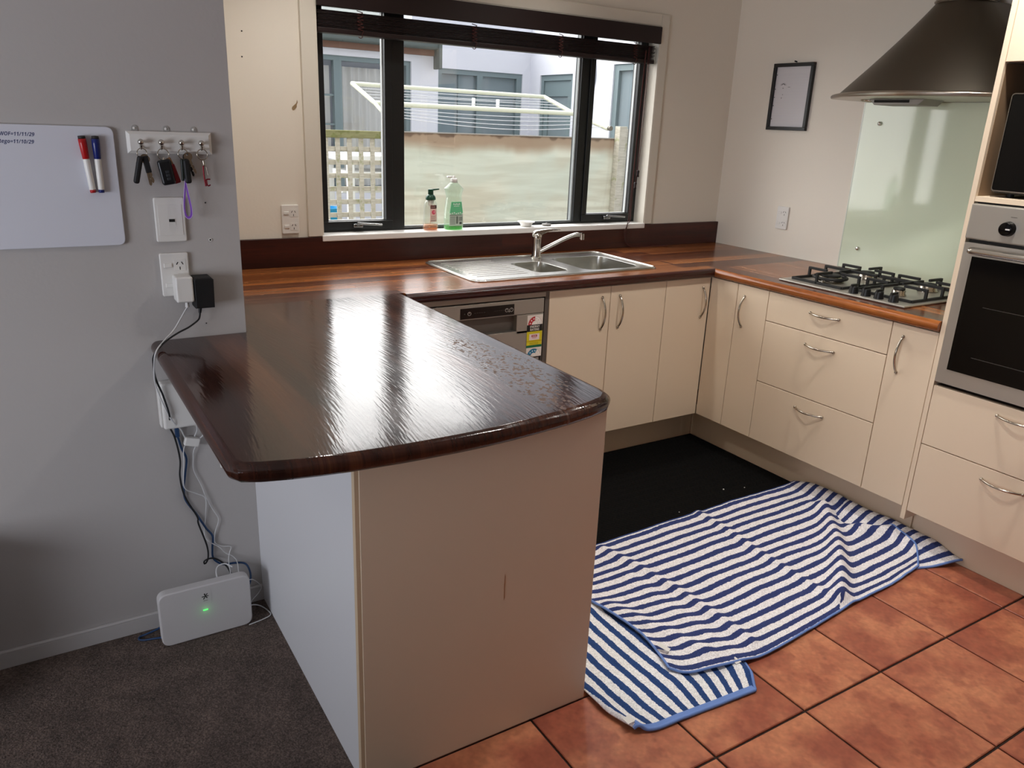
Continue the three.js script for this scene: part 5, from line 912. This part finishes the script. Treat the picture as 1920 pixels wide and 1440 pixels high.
{ // neighbour's house
  const g = thing('neighbour_house', 'white rendered house with teal grey windows beyond the fence', 'house', [1, GY, -6]);
  const mR = metre(M({ color: 0xe0e1e8, roughness: 0.85, bumpMap: T.wallBump, bumpScale: 0.002 })), mF = M({ color: 0x77878a, roughness: 0.5 }), mDark = MP({ color: 0x808d92, roughness: 0.08, ior: 1.5 }), mFascia = M({ color: 0x7a5a4a, roughness: 0.7 }), mRoof = M({ color: 0x59625f, roughness: 0.7 });
  const LZ = -5.5, MZ = -6.2, RX = 2.66;
  // rendered walls with window openings left free
  part('wall', [box(-6, -0.95, GY, 2.45, LZ - 0.2, LZ), box(0.6, 0.93, GY, 2.45, LZ - 0.2, LZ), box(-0.95, 0.6, 2.13, 2.45, LZ - 0.2, LZ), box(-0.95, 0.6, GY, 0.7, LZ - 0.2, LZ), box(0.73, 0.93, GY, 2.45, MZ, LZ - 0.2)], mR, g);
  part('wall', [box(0.93, 1.29, GY, 2.8, MZ - 0.2, MZ), box(2.54, RX, GY, 2.8, MZ - 0.2, MZ), box(1.29, 2.54, 2.13, 2.8, MZ - 0.2, MZ), box(1.29, 2.54, GY, 0.2, MZ - 0.2, MZ)], mR, g);
  part('wall', [box(RX, RX + 0.2, GY, 2.8, MZ - 0.2, -5.95), box(RX, RX + 0.2, 2.12, 2.8, -5.95, -5.22), box(RX, RX + 0.2, GY, 2.8, -5.22, -4.42), box(RX, RX + 0.2, 2.2, 2.8, -4.42, -3.7), box(RX, RX + 0.2, GY, 0.9, -4.42, -3.7), box(RX, RX + 0.2, GY, 2.8, -3.7, -2.9)], mR, g);
  part('eave_soffit', box(-6, 0.93, 2.2, 2.215, LZ, LZ + 0.04), mR, g);
  part('fascia', box(-6, 0.86, 2.2, 2.265, LZ + 0.02, LZ + 0.06), mFascia, g);
  part('gutter', box(-6, 0.88, 2.262, 2.38, LZ + 0.05, LZ + 0.17, 0.03), mRoof, g);
  part('gutter_end', box(0.86, 0.9, 2.06, 2.4, LZ + 0.03, LZ + 0.19, 0.01), mRoof, g);
  part('roof', (() => { const s = new THREE.Shape([[0, 0], [3, 0.7], [3, 0.6], [0, -0.1]].map((p) => new THREE.Vector2(...p))); return extr(s, 6.9).rotateY(Math.PI / 2).translate(-6, 2.38, LZ + 0.1); })(), mRoof, g);
  const win = (b, label) => { const w = part('window', b.f.map((q) => q), mF, g); w.userData.label = label; for (const p of b.p) part('pane', p, mDark, w); return w; };
  const W1 = win({ f: [box(-0.95, 0.6, 2.08, 2.13, LZ - 0.1, LZ - 0.03), box(-0.95, -0.9, 0.7, 2.08, LZ - 0.1, LZ - 0.03), box(0.55, 0.6, 0.7, 2.08, LZ - 0.1, LZ - 0.03), box(-0.31, -0.22, 0.7, 2.08, LZ - 0.1, LZ - 0.02), box(-0.9, 0.55, 0.7, 0.75, LZ - 0.1, LZ - 0.03), box(-0.9, -0.31, 1.715, 1.735, LZ - 0.08, LZ - 0.04), box(-0.9, -0.31, 1.41, 1.43, LZ - 0.08, LZ - 0.04)], p: [] }, 'teal grey framed window with net curtain');
  const mCurtain = M({ color: 0xc9c9c6, roughness: 0.9 });
  const cur = (x0, x1) => { const P = [], n = Math.round((x1 - x0) * 90); for (let i = 0; i < n; i++) { const a = x0 + (x1 - x0) * i / n, b = x0 + (x1 - x0) * (i + 1) / n, za = LZ - 0.16 + 0.022 * Math.sin(a * 55 + 2 * Math.sin(a * 9)), zb = LZ - 0.16 + 0.022 * Math.sin(b * 55 + 2 * Math.sin(b * 9)); P.push(a, 0.75, za, b, 0.75, zb, b, 2.03, zb, a, 0.75, za, b, 2.03, zb, a, 2.03, za); } const q = new THREE.BufferGeometry(); q.setAttribute('position', new THREE.Float32BufferAttribute(P, 3)); q.computeVertexNormals(); return q; };
  part('curtain', [cur(-0.9, -0.32), cur(-0.21, 0.55)], mCurtain, W1).userData.label = 'pale net curtain';
  part('pane', box(-0.9, 0.55, 0.75, 2.08, LZ - 0.07, LZ - 0.066), mGlass, W1);
  part('room_behind', box(-0.95, 0.6, 0.7, 2.13, LZ - 0.2, LZ - 0.195), M({ color: 0x8a93a0, roughness: 0.8 }), W1);
  win({ f: [box(1.29, 2.54, 2.07, 2.13, MZ - 0.1, MZ - 0.02), box(1.29, 1.35, 0.2, 2.07, MZ - 0.1, MZ - 0.02), box(2.46, 2.54, 0.2, 2.07, MZ - 0.1, MZ - 0.02), box(1.86, 1.94, 0.2, 2.07, MZ - 0.09, MZ - 0.02), box(1.6, 1.615, 0.2, 2.07, MZ - 0.08, MZ - 0.05)], p: [box(1.35, 1.86, 0.2, 2.07, MZ - 0.08, MZ - 0.07), box(1.94, 2.46, 0.2, 2.07, MZ - 0.08, MZ - 0.07)] }, 'teal grey sliding door with dark glass');
  win({ f: [box(RX + 0.02, RX + 0.1, 2.05, 2.12, -5.95, -5.22), box(RX + 0.02, RX + 0.1, GY, 2.05, -5.95, -5.89), box(RX + 0.02, RX + 0.1, GY, 2.05, -5.28, -5.22), box(RX + 0.04, RX + 0.09, 1.86, 2.05, -5.89, -5.28), box(RX + 0.04, RX + 0.09, GY, 1.86, -5.89, -5.8), box(RX + 0.04, RX + 0.09, GY, 1.86, -5.36, -5.28)], p: [box(RX + 0.06, RX + 0.07, GY, 1.86, -5.8, -5.36)] }, 'teal grey glazed side door');
  win({ f: [box(RX + 0.02, RX + 0.1, 2.13, 2.2, -4.42, -3.7), box(RX + 0.02, RX + 0.1, 0.9, 2.13, -4.42, -4.34), box(RX + 0.02, RX + 0.1, 0.9, 2.13, -3.78, -3.7), box(RX + 0.02, RX + 0.1, 0.9, 0.97, -4.34, -3.78)], p: [box(RX + 0.06, RX + 0.07, 0.97, 2.13, -4.34, -3.78)] }, 'teal grey side window with pale surround');
  part('cable_loop', tube([[RX - 0.005, 2.3, -4.78], [RX - 0.01, 2.1, -4.75], [RX - 0.01, 1.98, -4.77], [RX - 0.005, 1.93, -4.82]], 0.012, 20, 6), M({ color: 0xa8abb2, roughness: 0.6 }), g);
}
{ // things standing in the neighbour's yard behind the lattice
  const g = thing('garden_table', 'white plastic garden table seen through the lattice fence', 'table', [-0.6, GY, -3.6]), m = M({ color: 0xf1f1ef, roughness: 0.4 });
  part('tabletop', box(-1.0, 0.3, 1.14, 1.2, -3.9, -3.3, 0.012), m, g); part('apron', box(-0.95, 0.25, 1.0, 1.06, -3.85, -3.35, 0.008), m, g);
  for (const x of [-0.96, 0.26]) for (const z of [-3.86, -3.34]) part('leg', box(x - 0.03, x + 0.03, GY, 1.14, z - 0.03, z + 0.03, 0.01), m, g);
  part('stretcher', box(-0.95, 0.25, 0.86, 0.9, -3.62, -3.58, 0.006), m, g);
}
single('bucket', [lathe([[0, 0], [0.075, 0], [0.1, 0.2], [0.106, 0.2], [0.106, 0.21], [0.096, 0.21], [0.07, 0.01], [0, 0.01]], -1.36, 0.62, -2.78, 24)], M({ color: 0x1397cf, roughness: 0.4 }), 'bright blue plastic bucket behind the lattice fence', 'bucket');
single('planter_box', [box(-1.75, -1.1, GY, 0.42, -2.95, -2.62, 0.01)], M({ color: 0x76726a, roughness: 0.8 }), 'grey planter box behind the lattice fence', 'planter');
single('watering_can', [lathe([[0, 0], [0.08, 0], [0.085, 0.02], [0.085, 0.16], [0.06, 0.18], [0, 0.18]], -1.4, 0.421, -2.72, 24), tube([[-1.33, 0.46, -2.72], [-1.25, 0.53, -2.72], [-1.18, 0.62, -2.72]], 0.014, 12, 8), tube([[-1.47, 0.45, -2.72], [-1.53, 0.53, -2.72], [-1.46, 0.62, -2.72], [-1.4, 0.6, -2.72]], 0.01, 20, 8)], M({ color: 0x7cc43a, roughness: 0.45 }), 'lime green watering can behind the lattice fence', 'watering can');

// ---------------------------------------------------------------- sofa beyond the picture, keeping the side light off the floor
{
  const g = thing('sofa', 'grey fabric sofa standing on the carpet facing away from the kitchen', 'sofa', [-4.4, 0, 2.85]), m = M({ color: 0x4b4744, roughness: 0.95 });
  part('base', box(-5.2, -3.6, 0.09, 0.4, 2.5, 3.3, 0.03), m, g); part('backrest', box(-5.2, -3.6, 0.4, 0.8, 2.5, 2.72, 0.05, 3), m, g);
  for (const x of [-5.36, -3.6]) part('arm', box(x, x + 0.16, 0.09, 0.62, 2.5, 3.3, 0.05, 3), m, g);
  for (const [a, b] of [[-5.19, -4.41], [-4.39, -3.61]]) part('cushion', box(a, b, 0.4, 0.52, 2.73, 3.3, 0.04, 3), m, g);
  for (const x of [-5.28, -3.52]) for (const z of [2.57, 3.22]) part('foot', box(x - 0.03, x + 0.03, 0.0005, 0.09, z - 0.03, z + 0.03), mBlack, g);
}

{ // low cabinet against the grey wall, also beyond the picture
  const g = thing('low_cabinet', 'low dark wooden media cabinet standing along the grey wall', 'cabinet', [-4.5, 0, 1.12]), m = M({ color: 0x3a2c22, roughness: 0.6 });
  part('top', box(-5.3, -3.73, 0.43, 0.46, ZN + 0.014, 1.26, 0.004), m, g); part('body', box(-5.28, -3.75, 0.08, 0.4295, ZN + 0.016, 1.24), m, g);
  for (const [a, b] of [[-5.27, -4.77], [-4.765, -4.265], [-4.26, -3.76]]) { const d = part('door', box(a, b, 0.09, 0.42, 1.2405, 1.256, 0.003), m, g); part('knob', new THREE.SphereGeometry(0.01, 12, 8).translate(b - 0.04, 0.3, 1.266), mNickel, d); }
  for (const x of [-5.22, -3.81]) for (const z of [1.05, 1.2]) part('foot', box(x - 0.02, x + 0.02, 0.0005, 0.0795, z - 0.02, z + 0.02), mBlack, g);
}

renderer.render(scene, camera);
